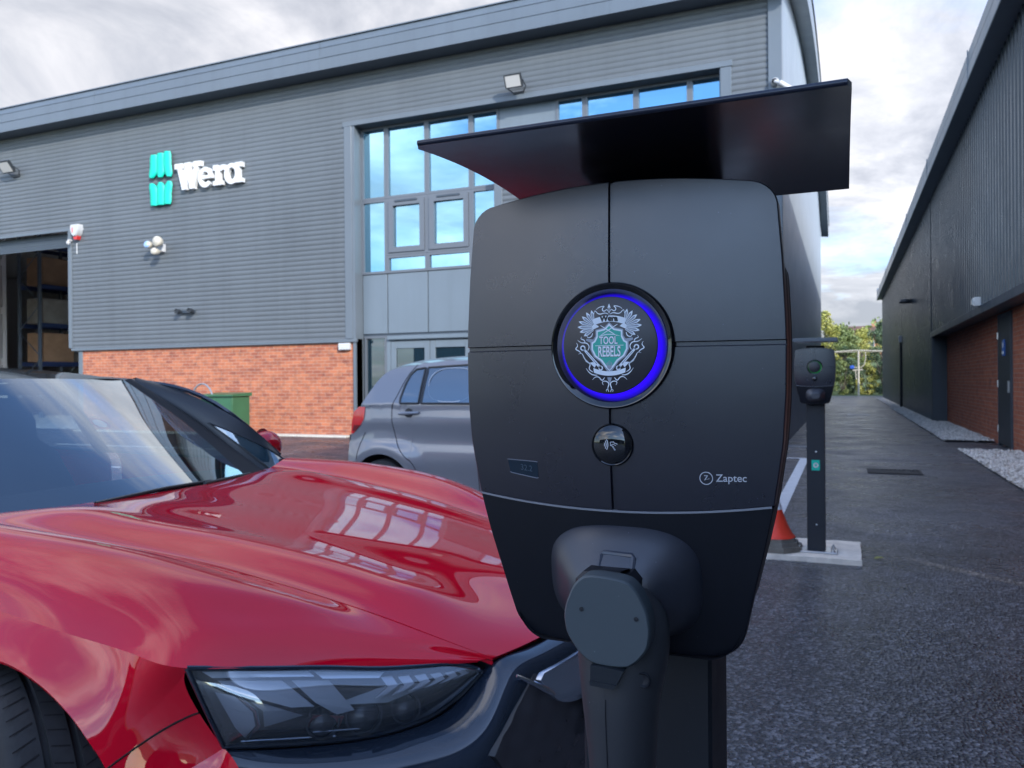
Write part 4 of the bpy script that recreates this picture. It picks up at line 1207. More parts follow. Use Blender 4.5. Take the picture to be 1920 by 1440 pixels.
def crest(disc, c, off):
    """badge printed on the disc: shield, feathered wings, banner, spanners and flame work"""
    g = MB(); RR = 0.0365
    S = lambda px, py: ((px-716)/506.0, (690-py)/506.0)
    def P(u, v, lay): return (c[0]+u*RR, c[1]-off-0.00008-0.00006*lay, c[2]+v*RR)
    def poly(pts, m, lay, mirror=False):
        for sgn in ((1, -1) if mirror else (1,)):
            g.poly([P(S(p[0], p[1])[0]*sgn, S(p[0], p[1])[1], lay) for p in pts], m)
    def stroke(pts, w0, w1, m, lay, mirror=True):
        uv = [np.array(S(*p)) for p in pts]
        t = np.linspace(0, 1, len(uv)); d = np.concatenate([[0], np.cumsum([np.linalg.norm(b-a) for a, b in zip(uv, uv[1:])])])
        q = np.linspace(0, d[-1], 5*len(uv)); C = nspline(d, np.array(uv), q)
        for sgn in ((1, -1) if mirror else (1,)):
            row = []
            for i in range(len(C)):
                tn = C[min(i+1, len(C)-1)]-C[max(i-1, 0)]; tn = tn/np.linalg.norm(tn); nn = np.array([-tn[1], tn[0]])
                f = i/(len(C)-1); w = (w0+(w1-w0)*f)*(0.35+0.65*math.sin(math.pi*min(1, 0.12+f*0.88)))/506
                row.append([P((C[i][0]+nn[0]*w/2)*sgn, C[i][1]+nn[1]*w/2, lay), P((C[i][0]-nn[0]*w/2)*sgn, C[i][1]-nn[1]*w/2, lay)])
            g.grid(row, m)
    SI, GR, TE, IN = 0, 1, 2, 3
    sh = [(716, 442), (775, 500), (868, 520), (868, 585), (893, 622), (968, 612), (975, 632), (925, 655), (928, 730), (890, 812), (820, 862), (770, 925), (745, 962), (716, 985)]
    poly(sh+[(1432-x, y) for x, y in sh[::-1]], GR, 0)
    def inset(pts, k): return [(716+(x-716)*k, 700+(y-700)*k) for x, y in pts]
    sh2 = [(716, 458), (768, 512), (858, 530), (858, 590), (884, 640), (912, 655), (914, 730), (878, 804), (808, 856), (760, 920), (716, 960)]
    full = lambda p: p+[(1432-x, y) for x, y in p[::-1]]
    poly(full(sh2), SI, 1)
    sh3 = [(716, 482), (762, 528), (842, 545), (842, 600), (868, 650), (896, 668), (896, 728), (862, 795), (795, 842), (748, 905), (716, 930)]
    poly(full(sh3), TE, 2)
    # wings: seven feathers a side
    tips = [(912, 308), (970, 330), (1018, 372), (1055, 425), (1068, 485), (1045, 540), (1000, 585)]
    bases = [(884, 440), (892, 452), (900, 466), (905, 480), (905, 495), (900, 508), (890, 520)]
    for (tx, ty), (bx_, by) in zip(tips, bases):
        d = np.array((tx-bx_, ty-by), float); L = np.linalg.norm(d); d /= L; n = np.array((-d[1], d[0]))
        p = np.array((bx_, by), float); tp = np.array((tx, ty), float)
        fe = [p-n*7, p+d*L*0.7-n*19, tp-d*16-n*10, tp, tp-d*16+n*10, p+d*L*0.7+n*19, p+n*7]
        poly([tuple(q) for q in fe], SI, 0, True)
        fi = [p-n*3, p+d*L*0.68-n*11, tp-d*26, p+d*L*0.68+n*11, p+n*3]
        poly([tuple(q) for q in fi], GR, 1, True)
    # banner above
    A = np.linspace(-1, 1, 15)
    up = [(716+a*178, 372+a*a*34) for a in A]; lo = [(716+a*170, 438+a*a*34) for a in A]
    poly(up+lo[::-1], SI, 3)
    poly([(884, 455), (940, 520), (905, 522), (830, 488), (850, 470)], SI, 1, True)
    def arcf(x, y, d): return P(x, y+0.0, 5)
    g.text('Wera', lambda x, y, d: P(x-0.005, (690-403)/506+y-0.35*x*x, 5), 0.165, IN, sx=0.98, bold=0.010)
    # text panel
    g.text('TOOL', lambda x, y, d: P(x-0.02, (690-640)/506+y, 5), 0.225, IN, sx=0.64, bold=0.012)
    g.text('TOOL', lambda x, y, d: P(x-0.02, (690-640)/506+y, 6), 0.225, SI, sx=0.64, bold=0.006)
    g.text('REBELS', lambda x, y, d: P(x-0.003, (690-760)/506+y*1.25, 5), 0.24, IN, sx=0.66, bold=0.012)
    g.text('REBELS', lambda x, y, d: P(x-0.003, (690-760)/506+y*1.25, 6), 0.24, SI, sx=0.66, bold=0.006)
    poly([(560, 688), (872, 688), (872, 694), (560, 694)], SI, 4)
    stroke([(600, 592), (716, 572), (832, 592)], 9, 9, SI, 4, False)
    stroke([(620, 475), (800, 590)], 9, 12, SI, 4, False); stroke([(806, 468), (622, 580)], 9, 12, SI, 4, False)
    poly([(716, 850), (748, 880), (740, 925), (716, 950), (692, 925), (684, 880)], GR, 4)
    for k in (-14, 0, 14): poly([(716+k-4, 858), (716+k+4, 858), (716+k+4, 900), (716+k-4, 900)], TE, 5)
    # spanners
    for sgn in (1, -1):
        def Q(x, y): return (716+(x-716)*sgn, y)
        a, b_ = np.array((1010., 712.)), np.array((812., 930.)); d = (b_-a)/np.linalg.norm(b_-a); n = np.array((-d[1], d[0]))
        poly([Q(*(a+n*12)), Q(*(a-n*12)), Q(*(b_-n*15)), Q(*(b_+n*15))], SI, 4)
        poly([Q(*(a+d*60+n*4)), Q(*(a+d*60-n*4)), Q(*(b_-d*60-n*5)), Q(*(b_-d*60+n*5))], GR, 5)
        for cc, r_ in ((a, 30), (b_, 26)):
            poly([Q(cc[0]+r_*math.cos(t), cc[1]+r_*math.sin(t)) for t in np.linspace(0, 2*math.pi, 17)[:-1]], SI, 4)
            poly([Q(cc[0]+r_*0.5*math.cos(t), cc[1]+r_*0.5*math.sin(t)) for t in np.linspace(0, 2*math.pi, 13)[:-1]], IN, 5)
    # lower banner
    up = [(716+a*178, 965-a*a*38) for a in A]; lo = [(716+a*172, 1012-a*a*34) for a in A]
    poly(up+lo[::-1], SI, 4)
    poly([(880, 925), (935, 870), (900, 865), (850, 880), (868, 905)], SI, 2, True)
    poly([(716, 1115), (690, 1030), (742, 1030)], GR, 2)
    # flame work
    poly([(716, 245), (737, 300), (722, 285), (716, 330), (710, 285), (695, 300)], SI, 2)
    stroke([(716, 345), (745, 310), (772, 325), (790, 300), (770, 275), (812, 278), (858, 305)], 9, 12, SI, 2)
    stroke([(724, 358), (760, 345), (800, 352), (842, 345), (872, 318), (884, 355)], 10, 10, SI, 2)
    stroke([(900, 555), (915, 590), (950, 600), (968, 575)], 12, 10, SI, 2)
    stroke([(985, 650), (1000, 625), (1030, 610), (1020, 590)], 12, 8, SI, 2)
    stroke([(955, 740), (940, 700), (970, 660), (1020, 655), (1068, 625)], 12, 10, SI, 2)
    stroke([(1030, 770), (1060, 740), (1090, 720), (1070, 690), (1082, 655)], 12, 10, SI, 2)
    stroke([(930, 880), (975, 845), (1000, 810), (1025, 770), (1060, 775)], 14, 8, SI, 2)
    stroke([(900, 970), (940, 930), (930, 890), (975, 855), (990, 815)], 12, 10, SI, 2)
    stroke([(850, 1005), (900, 1000), (940, 975), (975, 930)], 12, 9, SI, 2)
    stroke([(770, 1030), (800, 1060), (830, 1030), (870, 1025), (905, 1055)], 12, 9, SI, 2)
    stroke([(725, 1185), (735, 1140), (725, 1100), (760, 1070), (795, 1080), (785, 1110)], 10, 12, SI, 2)
    stroke([(730, 1150), (752, 1165), (748, 1185)], 8, 6, SI, 2)
    build('crest', g, [M_SILVER, M_SILVERD, M_TEAL, M_INK], disc)

CX = -0.1655
T1, W1 = make_charger('charging_point', 'black wall-box charging point with blue lit crest ring and grey plug cap', CX, 0.590, 1.160, -0.05, True)
# canopy of the near charger
def canopy(T, x0, x1, y0, y1, z, crown, hook):
    g = MB(); yy_ = np.linspace(y0, y1, 24)
    def zz_(y): return z+crown*(1-((y-(y0+y1)/2)/((y1-y0)/2))**2)
    ch = 0.007
    def xl(y): return x0+max(0, ch-(y-y0))*0.9, x1-max(0, ch-(y-y0))*0.35
    top = [[(x, y, zz_(y)+0.004) for x in np.linspace(*xl(y), 10)] for y in yy_]
    bot = [[(x, y, zz_(y)) for x in np.linspace(*xl(y), 10)] for y in yy_]
    g.grid(top, flip=True); g.grid(bot)
    for s in (0, -1):
        g.grid([[t[s], b[s]] for t, b in zip(top, bot)], smooth=False)
        g.grid([[a, b] for a, b in zip(top[s], bot[s])], smooth=False)
    # folded front hem
    A = np.linspace(0, math.pi, 7)
    g.grid([[(x, y0+0.0004-0.0016*math.sin(a), zz_(y0)+0.002+0.0021*math.cos(a)) for a in A] for x in np.linspace(x0+ch*0.9, x1-ch*0.35, 10)])
    return build('canopy', g, M_CANOPY, T, sharp=50)
canopy(T1, -0.2945, 0.0055, 0.508, 0.785, 1.3695, 0.0085, 1)
# plug parked in the holster
PG = thing('charging_plug', 'black charging plug with grey flip cap resting in the near charging point', 'plug', (CX+0.01, 0.54, 0.9))
def PW(x, y, z): return (CX+0.0105+x, y, 1.160+z)
cap = [(-0.0115, -0.0985), (0.0170, -0.1005), (0.0250, -0.1075), (0.0318, -0.121), (0.0338, -0.134), (0.0320, -0.1465), (0.0250, -0.156), (0.0165, -0.1622), (-0.0070, -0.1622), (-0.0175, -0.155), (-0.0262, -0.1425), (-0.0283, -0.130), (-0.0265, -0.1205), (-0.0205, -0.1065)]
def smooth_loop(pts, n=4, it=2):
    pts = [np.array(p, float) for p in pts]
    for _ in range(it):
        q = []
        for a, b in zip(pts, pts[1:]+pts[:1]): q += [a*0.8+b*0.2, a*0.2+b*0.8]
        pts = q
    return [tuple(p) for p in pts]
capl = smooth_loop(cap)
cc_ = np.mean(np.array(capl), axis=0)
def capring(k, y): return [PW(cc_[0]+(x-cc_[0])*k, y+0.010*((z+0.13)/0.035)*-0.10, cc_[1]+(z-cc_[1])*k) for x, z in capl]
g = MB()
rs = [capring(1.0, 0.540), capring(1.0, 0.5255), capring(0.985, 0.5245), capring(0.955, 0.5235)]
g.grid(rs, closed_v=True); g.poly(rs[-1][::-1])
cap_o = build('cap', g, M_CAPG, PG, sharp=30)
g = MB(); g.prism([(-0.0075, -0.1610), (0.0160, -0.1622), (0.0105, -0.1725), (0.0085, -0.1750), (-0.0070, -0.1735), (-0.0078, -0.1715)], lambda a, b, d: PW(a, d, b), 0.5205, 0.533)
g.prism([(-0.0078, -0.1712), (0.0112, -0.1718), (0.0085, -0.1752), (-0.0075, -0.1740)], lambda a, b, d: PW(a, d, b), 0.5185, 0.5205)
build('tab', g, pbr('cap tab', (0.014, 0.019, 0.026), 0.35), cap_o)
g = MB()
for x, z in ((-0.0145, -0.1235), (0.0242, -0.1262)):
    g.lathe([(0.0016, -0.0006), (0.0010, 0.0012), (0, 0.0014)], PW(x, 0.5232, z), 'y', 10)
    g.lathe([(0.0016, -0.0006), (0.0, -0.0007)], PW(x, 0.5232, z), 'y', 10)
build('pivot', g, M_INK, cap_o)
g = MB(); g.grid([[PW(x, y, z) for x in (-0.0085, -0.0075, 0.0075, 0.0085)] for y, z in ((0.5265, -0.1045), (0.5280, -0.1000), (0.545, -0.1000), (0.566, -0.1030), (0.575, -0.108))], smooth=False)
build('hinge', g, M_SHELL2, cap_o)
# body: bulb behind the cap running down into the handle
g = MB(); N = 36
def oval(x, y, z, rx, ry, tx=0): return [PW(x+rx*math.cos(a), y+ry*math.sin(a), z+tx*math.sin(a)) for a in [2*math.pi*k/N for k in range(N)]]
path = [(0.0055, 0.556, -0.114, 0.010, 0.010), (0.006, 0.556, -0.117, 0.020, 0.017), (0.0065, 0.556, -0.128, 0.030, 0.023), (0.0065, 0.556, -0.145, 0.0335, 0.026), (0.006, 0.555, -0.165, 0.0325, 0.0265),
        (0.0050, 0.553, -0.190, 0.0285, 0.026), (0.0052, 0.553, -0.215, 0.0258, 0.025), (0.0055, 0.555, -0.245, 0.0240, 0.024), (0.006, 0.560, -0.285, 0.0235, 0.023), (0.008, 0.568, -0.33, 0.023, 0.0225), (0.012, 0.58, -0.37, 0.022, 0.020), (0.012, 0.59, -0.39, 0.014, 0.014)]
Cn = nspline(np.arange(len(path)), np.array(path), np.linspace(0, len(path)-1, 60))
rings = [oval(*p) for p in Cn]
g.grid(rings, closed_v=True, flip=True); g.add(rings[0], [list(range(N))], 0, False); g.add(rings[-1], [list(range(N))], 0, False)
hb = build('handle', g, M_PLUG, PG, sharp=60)
g = MB(); g.lathe([(0.0055, -0.002), (0.0048, -0.003), (0.0035, -0.0015), (0.0, -0.001)], PW(0.0265, 0.5355, -0.171), 'y', 20); build('button', g, M_INK, hb)
g = MB(); g.tube([PW(p[0]-0.004, p[1]-p[4]*0.995, p[2]) for p in Cn[26:52]], 0.0005, 5); build('seam', g, M_INK, hb)
g = MB(); g.tube([PW(0.012, 0.59, -0.38), PW(0.012, 0.60, -0.46), PW(0.02, 0.61, -0.7), PW(0.05, 0.63, -0.95), PW(0.09, 0.70, -1.12), PW(0.14, 0.80, -1.195)], 0.011, 12); build('cable', g, M_INK, PG)
g = MB(); g.cbox(CX-0.019, CX+0.027, 0.55, 0.60, 1.015, 1.055, 0.006); build('connector', g, M_INK, PG)

# far charger, green ring, seen end-on down the lane
T2, W2 = make_charger('charging_point', 'second black charging point on a post with dim green ring by the traffic cone', -0.178, 5.56, 1.2155, 0.035, False)
canopy(T2, -0.305, -0.036, 5.44, 5.76, 1.447, 0.006, 1)
g = MB(); g.cbox(-0.305, -0.036, 5.432, 5.440, 1.441, 1.464, 0.002); build('canopy_edge', g, M_TRIM, T2)
g = MB(); g.cbox(-0.178-0.027, -0.178+0.025, 5.6615, 5.6645, 0.585, 0.655, 0.001); lb = build('sticker', g, M_GREENS, T2)
g = MB(); g.lathe([(0.008, 0.0), (0.017, 0.0), (0.017, -0.0008), (0.008, -0.0008)], (-0.178, 5.661, 0.62), 'y', 20); build('sticker_mark', g, M_WHITES, lb)
for z in (0.71, 0.22):
    g = MB(); g.lathe([(0.007, 0.002), (0.006, -0.003), (0.0, -0.004)], (-0.176, 5.664, z), 'y', 10); build('screw', g, M_STEEL, T2)

# concrete pads
def pad(x0, x1, y0, y1, z, name='concrete_pad'):
    g = MB(); n = 20
    def edge(): return rg.uniform(-0.006, 0.006)
    pts = [(x0+(x1-x0)*i/n, y0+edge()) for i in range(n+1)]+[(x1+edge(), y0+(y1-y0)*(i+0.5)/10) for i in range(10)]+[(x1-(x1-x0)*i/n, y1+edge()) for i in range(n+1)]+[(x0+edge(), y1-(y1-y0)*(i+0.5)/10) for i in range(10)]
    g.prism(pts, lambda a, b, d: (a, b, d), z, -0.14)
    return g
o = build('concrete_pad', pad(-0.52, 0.10, 5.50, 6.13, 0.035), M_CONC)
structure(o)
o = build('concrete_pad', pad(-0.48, 0.12, 0.42, 1.02, -0.05+0.0), M_CONC); structure(o)

# traffic cone on the pad
t = thing('traffic_cone', 'orange traffic cone with grey rubber base beside the second charging point', 'traffic cone', (-0.44, 5.72, 0.035))
kx, ky, kz = -0.452, 5.70, 0.036
M_ORANGE = pbr('cone orange', (0.85, 0.060, 0.028), 0.45, vary=(12, 0.12))
M_RUB = pbr('rubber base', (0.16, 0.145, 0.12), 0.8, vary=(14, 0.25))
g = MB()
for r0, r1, z0, z1 in ((0.195, 0.19, 0, 0.035), (0.172, 0.165, 0.035, 0.06), (0.150, 0.145, 0.06, 0.085)):
    oc = lambda r_: [(kx+r_*math.cos(a), ky+r_*math.sin(a)) for a in [R(22.5)+math.pi/4*k for k in range(8)]]
    a, b = oc(r0), oc(r1); n = 8
    g.add([(*p, kz+z0) for p in a]+[(*p, kz+z1) for p in b], [(i, (i+1) % 8, 8+(i+1) % 8, 8+i) for i in range(8)]+[list(range(8, 16))], 0, False)
build('base', g, M_RUB, t)
g = MB(); g.lathe([(0.140, 0.085), (0.134, 0.097), (0.122, 0.105), (0.090, 0.17), (0.064, 0.24), (0.042, 0.31), (0.024, 0.38), (0.020, 0.392), (0.013, 0.396)], (kx, ky, kz), 'z', 32); build('body', g, M_ORANGE, t)
g = MB(); g.lathe([(0.0565, 0.270), (0.0400, 0.325)], (kx, ky, kz), 'z', 32); build('reflective_band', g, pbr('reflective white', (0.72, 0.72, 0.72), 0.4), t)
# ================================================================ red car (nose towards the near charger)
def paint(name, base, dark, metal=0.25):
    m, nt, b = new_mat(name)
    b.inputs['Base Color'].default_value = (*base, 1)
    b.inputs['Metallic'].default_value = metal
    b.inputs['Roughness'].default_value = 0.38
    b.inputs['Coat Weight'].default_value = 1.0
    b.inputs['Coat Roughness'].default_value = 0.012
    b.inputs['Coat IOR'].default_value = 1.57
    b.inputs['Specular IOR Level'].default_value = 0.0 if metal == 0 else 0.4
    return m
M_RED = paint('red paint', (0.66, 0.0012, 0.020), None, 0.0)
M_GREYP = paint('grey metallic paint', (0.235, 0.235, 0.255), None, 0.25)
M_BGLOSS = pbr('gloss black trim', (0.016, 0.024, 0.040), 0.10, 0, 0.8)
M_BPLAST = pbr('black plastic trim', (0.016, 0.018, 0.022), 0.35)
M_PILLAR = pbr('black pillar', (0.020, 0.023, 0.027), 0.36)
M_SEALM = pbr('matt black seal', (0.008, 0.008, 0.009), 0.7)
M_ROOFB = pbr('black roof', (0.016, 0.018, 0.022), 0.16, 0, 0.8)
M_GAP = pbr('panel gap', (0.004, 0.002, 0.003), 0.8)
M_TYRE = pbr('tyre rubber', (0.018, 0.018, 0.019), 0.72, vary=(25, 0.3), bmp=(90, 0.3, 0.002))
M_RIM = pbr('alloy', (0.28, 0.29, 0.31), 0.3, 0.8)
M_RIMD = pbr('dark alloy', (0.03, 0.03, 0.034), 0.3, 0.4)
M_WS = glass_mat('windscreen glass', (0.52, 0.58, 0.60), 1.52, 0.0, rough=0.0, mult=3.2, add=0.05, gcol=(0.86, 0.95, 1.0))
M_SIDEG = glass_mat('side glass', (0.42, 0.50, 0.50), 1.52, 0.0, rough=0.0, mult=2.0, add=0.02)
M_LENS = glass_mat('lamp lens', (0.88, 0.90, 0.92), 1.5, 0.09, (.55, .60, .68), rough=0.0, mult=3.0, add=0.04)
M_CHROME = pbr('satin chrome', (0.62, 0.64, 0.68), 0.16, 1.0)
M_LAMPD = pbr('lamp housing', (0.030, 0.033, 0.040), 0.22)
M_LAMPG = pbr('lamp reflector', (0.50, 0.54, 0.62), 0.25, 0.35)
M_LAMPB = pbr('light guide', (0.80, 0.86, 0.95), 0.15, 0.3)
M_TRIMD = pbr('cabin trim', (0.012, 0.013, 0.016), 0.7)
M_SEAT = pbr('seat leather', (0.022, 0.024, 0.030), 0.5)
M_REDL = pbr('tail lamp red', (0.80, 0.012, 0.016), 0.15, 0, 0.5)
M_AMBER = pbr('lamp amber', (0.45, 0.12, 0.02), 0.3)
M_PARKW = pbr('sticker white', (0.7, 0.7, 0.72), 0.5)

RC_ = thing('parked_car', 'red low sports saloon with black roof parked nose-in at the near charger', 'car', (-1.62, 2.03, -0.115))
A3 = lambda L: np.array(L, float)
def mir(P): 
    Q = np.array(P, float).copy(); Q[..., 1] *= -1; return Q
# control columns: centre C, shut line A, crown M, shoulder K (right-hand half, v negative)
COLS = [((-.52, 0, .945), (-.66, -.70, .952), (-.66, -.850, .972), (-.66, -.905, .868)),
        ((-.34, 0, .940), (-.421, -.653, .943), (-.42, -.838, .970), (-.42, -.910, .860)),
        ((-.08, 0, .922), (-.226, -.632, .927), (-.20, -.830, .960), (-.20, -.915, .847)),
        ((.17, 0, .897), (.035, -.591, .896), (.03, -.818, .937), (.00, -.915, .828)),
        ((.37, 0, .870), (.238, -.556, .866), (.21, -.795, .903), (.18, -.908, .803)),
        ((.55, 0, .840), (.426, -.525, .829), (.36, -.765, .858), (.34, -.896, .779)),
        ((.66, 0, .818), (.540, -.510, .804), (.45, -.730, .824), (.455, -.884, .766)),
        ((.76, 0, .797), (.645, -.497, .779), (.56, -.665, .789), (.570, -.768, .744)),
        ((.90, 0, .763), (.798, -.478, .737), (.735, -.555, .733), (.715, -.615, .711)),
        ((1.035, 0, .728), (.897, -.440, .698), (.885, -.452, .697), (.872, -.466, .6935))]
rows = []
CR = []
for f, lift in ((0, .0), (.30, .0075), (.58, .0155), (.82, .0225)):
    r_ = []
    for j, (c, a, m_, k) in enumerate(COLS):
        c, a = A3(c), A3(a)
        if j == len(COLS)-1:
            fr = [(1.035, 0, .728), (1.012, -.14, .724), (.975, -.26, .716), (.935, -.37, .706)]
            r_.append(A3(fr[(0, .30, .58, .82).index(f)]))
        elif j == 0:
            fr = [(-.52, 0, .945), (-.535, -.21, .945), (-.575, -.41, .945), (-.625, -.575, .948)]
            r_.append(A3(fr[(0, .30, .58, .82).index(f)]))
        else:
            p = c+(a-c)*f; p[2] += lift*(0.35 if j > 7 else 1); r_.append(p)
    CR.append(r_)
CR.append([A3(q[1]) for q in COLS])
CR.append([A3(q[1])*.6+A3(q[2])*.4+A3((0, 0, .45*(q[2][2]-q[1][2])+.004 if i < 7 else 0)) for i, q in enumerate(COLS)])
CR.append([A3(q[2]) for q in COLS])
CR.append([(A3(q[2])+A3(q[3]))/2+A3((0, -.012 if i < 6 else -.004, .010 if i < 7 else .003)) for i, q in enumerate(COLS)])
CR.append([A3(q[3]) for q in COLS])
CR = np.array(CR)                              # rows centre -> shoulder, right half
FULL = np.concatenate([mir(CR[:0:-1]), CR])    # left shoulder ... centre ... right shoulder
d = np.linalg.norm(np.diff(FULL, axis=0), axis=2).mean(axis=1); TR = np.concatenate([[0], np.cumsum(d)])
dc = np.linalg.norm(np.diff(FULL, axis=1), axis=2)[8].reshape(-1); TCc = np.concatenate([[0], np.cumsum(dc)])
nR = len(CR)
iA_L, iA_R = nR-1-4, nR-1+4                    # indices of the two shut lines
tAL, tAR = TR[iA_L], TR[iA_R]
GAP = 0.0022
nc_h = 90
hood = net(FULL, 0, nc_h, TR, TCc, rr=np.linspace(tAL+GAP, tAR-GAP, 110))
g = MB(); g.grid(hood, flip=False)
# turned-down edges give the panel its thickness
for row in (hood[0], hood[-1]):
    g.grid([[p, p-A3((0, 0, .014))] for p in row], smooth=False)
g.grid([[p, p-A3((.004, 0, .006)), p-A3((.012, 0, .012))] for p in hood[:, -1]], smooth=False)
g.grid([[p, p-A3((0, 0, .012))] for p in hood[:, 0]], smooth=False)
build('bonnet', g, M_RED, RC_, local=True, sharp=30)
for side in (1, -1):
    rrq = np.linspace(tAR+GAP, TR[-1], 46) if side > 0 else np.linspace(TR[0], tAL-GAP, 46)
    W_ = net(FULL, 0, nc_h, TR, TCc, rr=rrq)
    if side > 0: W_R = W_
    else: W_L = W_
# ------- flank of the front wing: shoulder line / lamp edge down to the wheel arch
KX = CR[-1][:, 0]; 
KE = W_R[-1]; KE = KE[np.argsort(KE[:, 0])]
def Kp(u):
    return A3([u, float(np.interp(u, KE[:, 0], KE[:, 1])), float(np.interp(u, KE[:, 0], KE[:, 2]))])
AR, AC = 0.392, (-0.005, 0.36)
def arc_(deg, v): return A3([AC[0]+AR*math.cos(R(deg)), v, AC[1]+AR*math.sin(R(deg))])
O_ = [A3((-.66, -.905, .868)), Kp(-.62), Kp(-.52), Kp(-.42), Kp(-.28), Kp(-.12), Kp(.02), Kp(.15), Kp(.27), Kp(.36), A3((.455, -.884, .766))]
I_ = [A3((-.66, -.935, .21)), A3((-.53, -.945, .19)), arc_(200, -.950), arc_(168, -.955), arc_(140, -.960), arc_(112, -.962), arc_(90, -.963), arc_(72, -.963), arc_(56, -.962), arc_(46, -.960), arc_(38, -.955)]
class TPS:
    """thin-plate surface v(u, w) through scattered points"""
    def __init__(self, P, lam=1e-5):
        P = np.asarray(P); self.X = P[:, [0, 2]]; n = len(P)
        K = self.k(np.linalg.norm(self.X[:, None]-self.X[None], axis=2))+lam*np.eye(n)
        Q = np.hstack([np.ones((n, 1)), self.X]); A = np.block([[K, Q], [Q.T, np.zeros((3, 3))]])
        self.c = np.linalg.solve(A, np.concatenate([P[:, 1], np.zeros(3)]))
    @staticmethod
    def k(r): return np.where(r > 1e-9, r*r*np.log(np.maximum(r, 1e-9)), 0)
    def __call__(self, u, w):
        r = np.hypot(self.X[:, 0]-u, self.X[:, 1]-w); return float(self.k(r)@self.c[:-3]+self.c[-3]+self.c[-2]*u+self.c[-1]*w)
TPP = None
def flank(O, I, n=26, m=60, bul=0.010):
    t = np.linspace(0, 1, len(O)); q = np.linspace(0, 1, m)
    Oq, Iq = nspline(t, np.array(O), q), nspline(t, np.array(I), q)
    if bul == 0.010:
        for p in Oq: p[:] = Kp(p[0])
    G_ = np.array([[o+(i-o)*f for o, i in zip(Oq, Iq)] for f in np.linspace(0, 1, n)])
    for k in range(m):
        e0 = Oq[k, 1]-TPP(Oq[k, 0], Oq[k, 2])
        for j in range(n):
            p = G_[j, k]; p[1] = TPP(p[0], p[2])+e0*(1-j/(n-1))**2
    return G_
O2 = [A3((.455, -.884, .766)), A3((.440, -.876, .735)), A3((.448, -.862, .690)), A3((.470, -.846, .640)), A3((.496, -.832, .597))]
I2 = [arc_(38, -.955), arc_(34, -.953), arc_(30, -.950), arc_(26, -.948), arc_(22, -.945)]
O3 = [A3((.496, -.832, .597)), A3((.535, -.838, .572)), A3((.575, -.842, .50)), A3((.595, -.846, .38)), A3((.60, -.846, .22))]
I3 = [arc_(22, -.945), arc_(14, -.943), arc_(2, -.940), arc_(-10, -.936), arc_(-22, -.930)]
TPP = TPS(np.array(O_+I_+O2[1:]+I2[1:]+O3[1:]+I3[1:]+[A3((-.58, -.958, .58))]), 2e-5)
FL = flank(O_, I_)
FL2 = flank(O2, I2, 20, 26, 0.006)
FL3 = flank(O3, I3, 20, 26, 0.006)
def lipgrid(pts, inward):
    return [[p, p+A3((0, 0.004*inward, 0))+ (A3((AC[0], p[1], AC[1]))-p)*0.018, p+A3((0, 0.05*inward, 0))+(A3((AC[0], p[1], AC[1]))-p)*0.02] for p in pts]
for side, nm in ((1, 'R'), (-1, 'L')):
    fx = (lambda P: P) if side > 0 else mir
    g = MB(); g.grid(W_R if side > 0 else W_L)
    g.grid([[p, p-A3((0, 0, .016))] for p in (W_R[0] if side > 0 else W_L[-1])], smooth=False)
    g.grid(fx(FL), flip=side < 0); g.grid(fx(FL2), flip=side < 0)
    arcpts = [p for p in FL[-1][12:]]+[p for p in FL2[-1][1:16]]
    g.grid(fx(np.array(lipgrid(arcpts, 1))))
    build('front_wing', g, M_RED, RC_, local=True, sharp=32)
    # bumper corner below the wing, set apart by its shut line
    g = MB(); g.grid(fx(FL3), flip=side < 0); g.grid(fx(np.array(lipgrid(list(FL3[-1]), 1))))
    build('bumper_corner', g, M_RED, RC_, local=True, sharp=32)
    # dark line of the shut between wing and bumper corner
    def line_on(P, wid=0.0022, lift=0.0012):
        g = MB(); P = np.array(P)
        g.tube([p for p in P], wid, 6); return g
# shut line on the near-side wing/bumper joint (both sides)
def surf(F, a, b):
    """bilinear sample of a grid by fractions"""
    n, m = F.shape[:2]; x = a*(n-1); y = b*(m-1); i, j = min(int(x), n-2), min(int(y), m-2); fx_, fy_ = x-i, y-j
    return F[i, j]*(1-fx_)*(1-fy_)+F[i+1, j]*fx_*(1-fy_)+F[i, j+1]*(1-fx_)*fy_+F[i+1, j+1]*fx_*fy_
for side in (1, -1):
    L = [surf(FL2, t, 0.60-0.34*t) for t in np.linspace(0, 1, 16)]
    L = np.array(L) if side > 0 else mir(L)
    g = MB(); out = A3((0, -side, 0))
    g.tube([p+out*0.0004 for p in L], 0.0021, 6)
    build('shut_line', g, M_GAP, RC_, local=True)
# dark void under the bonnet shut lines and around the lamps
for side in (1, -1):
    S = net(FULL, 0, nc_h, TR, TCc, rr=([tAR-0.012, tAR, tAR+0.012] if side > 0 else [tAL-0.012, tAL, tAL+0.012]))
    g = MB(); g.grid(S-A3((0, 0, .006))); build('shut_line', g, M_GAP, RC_, local=True)

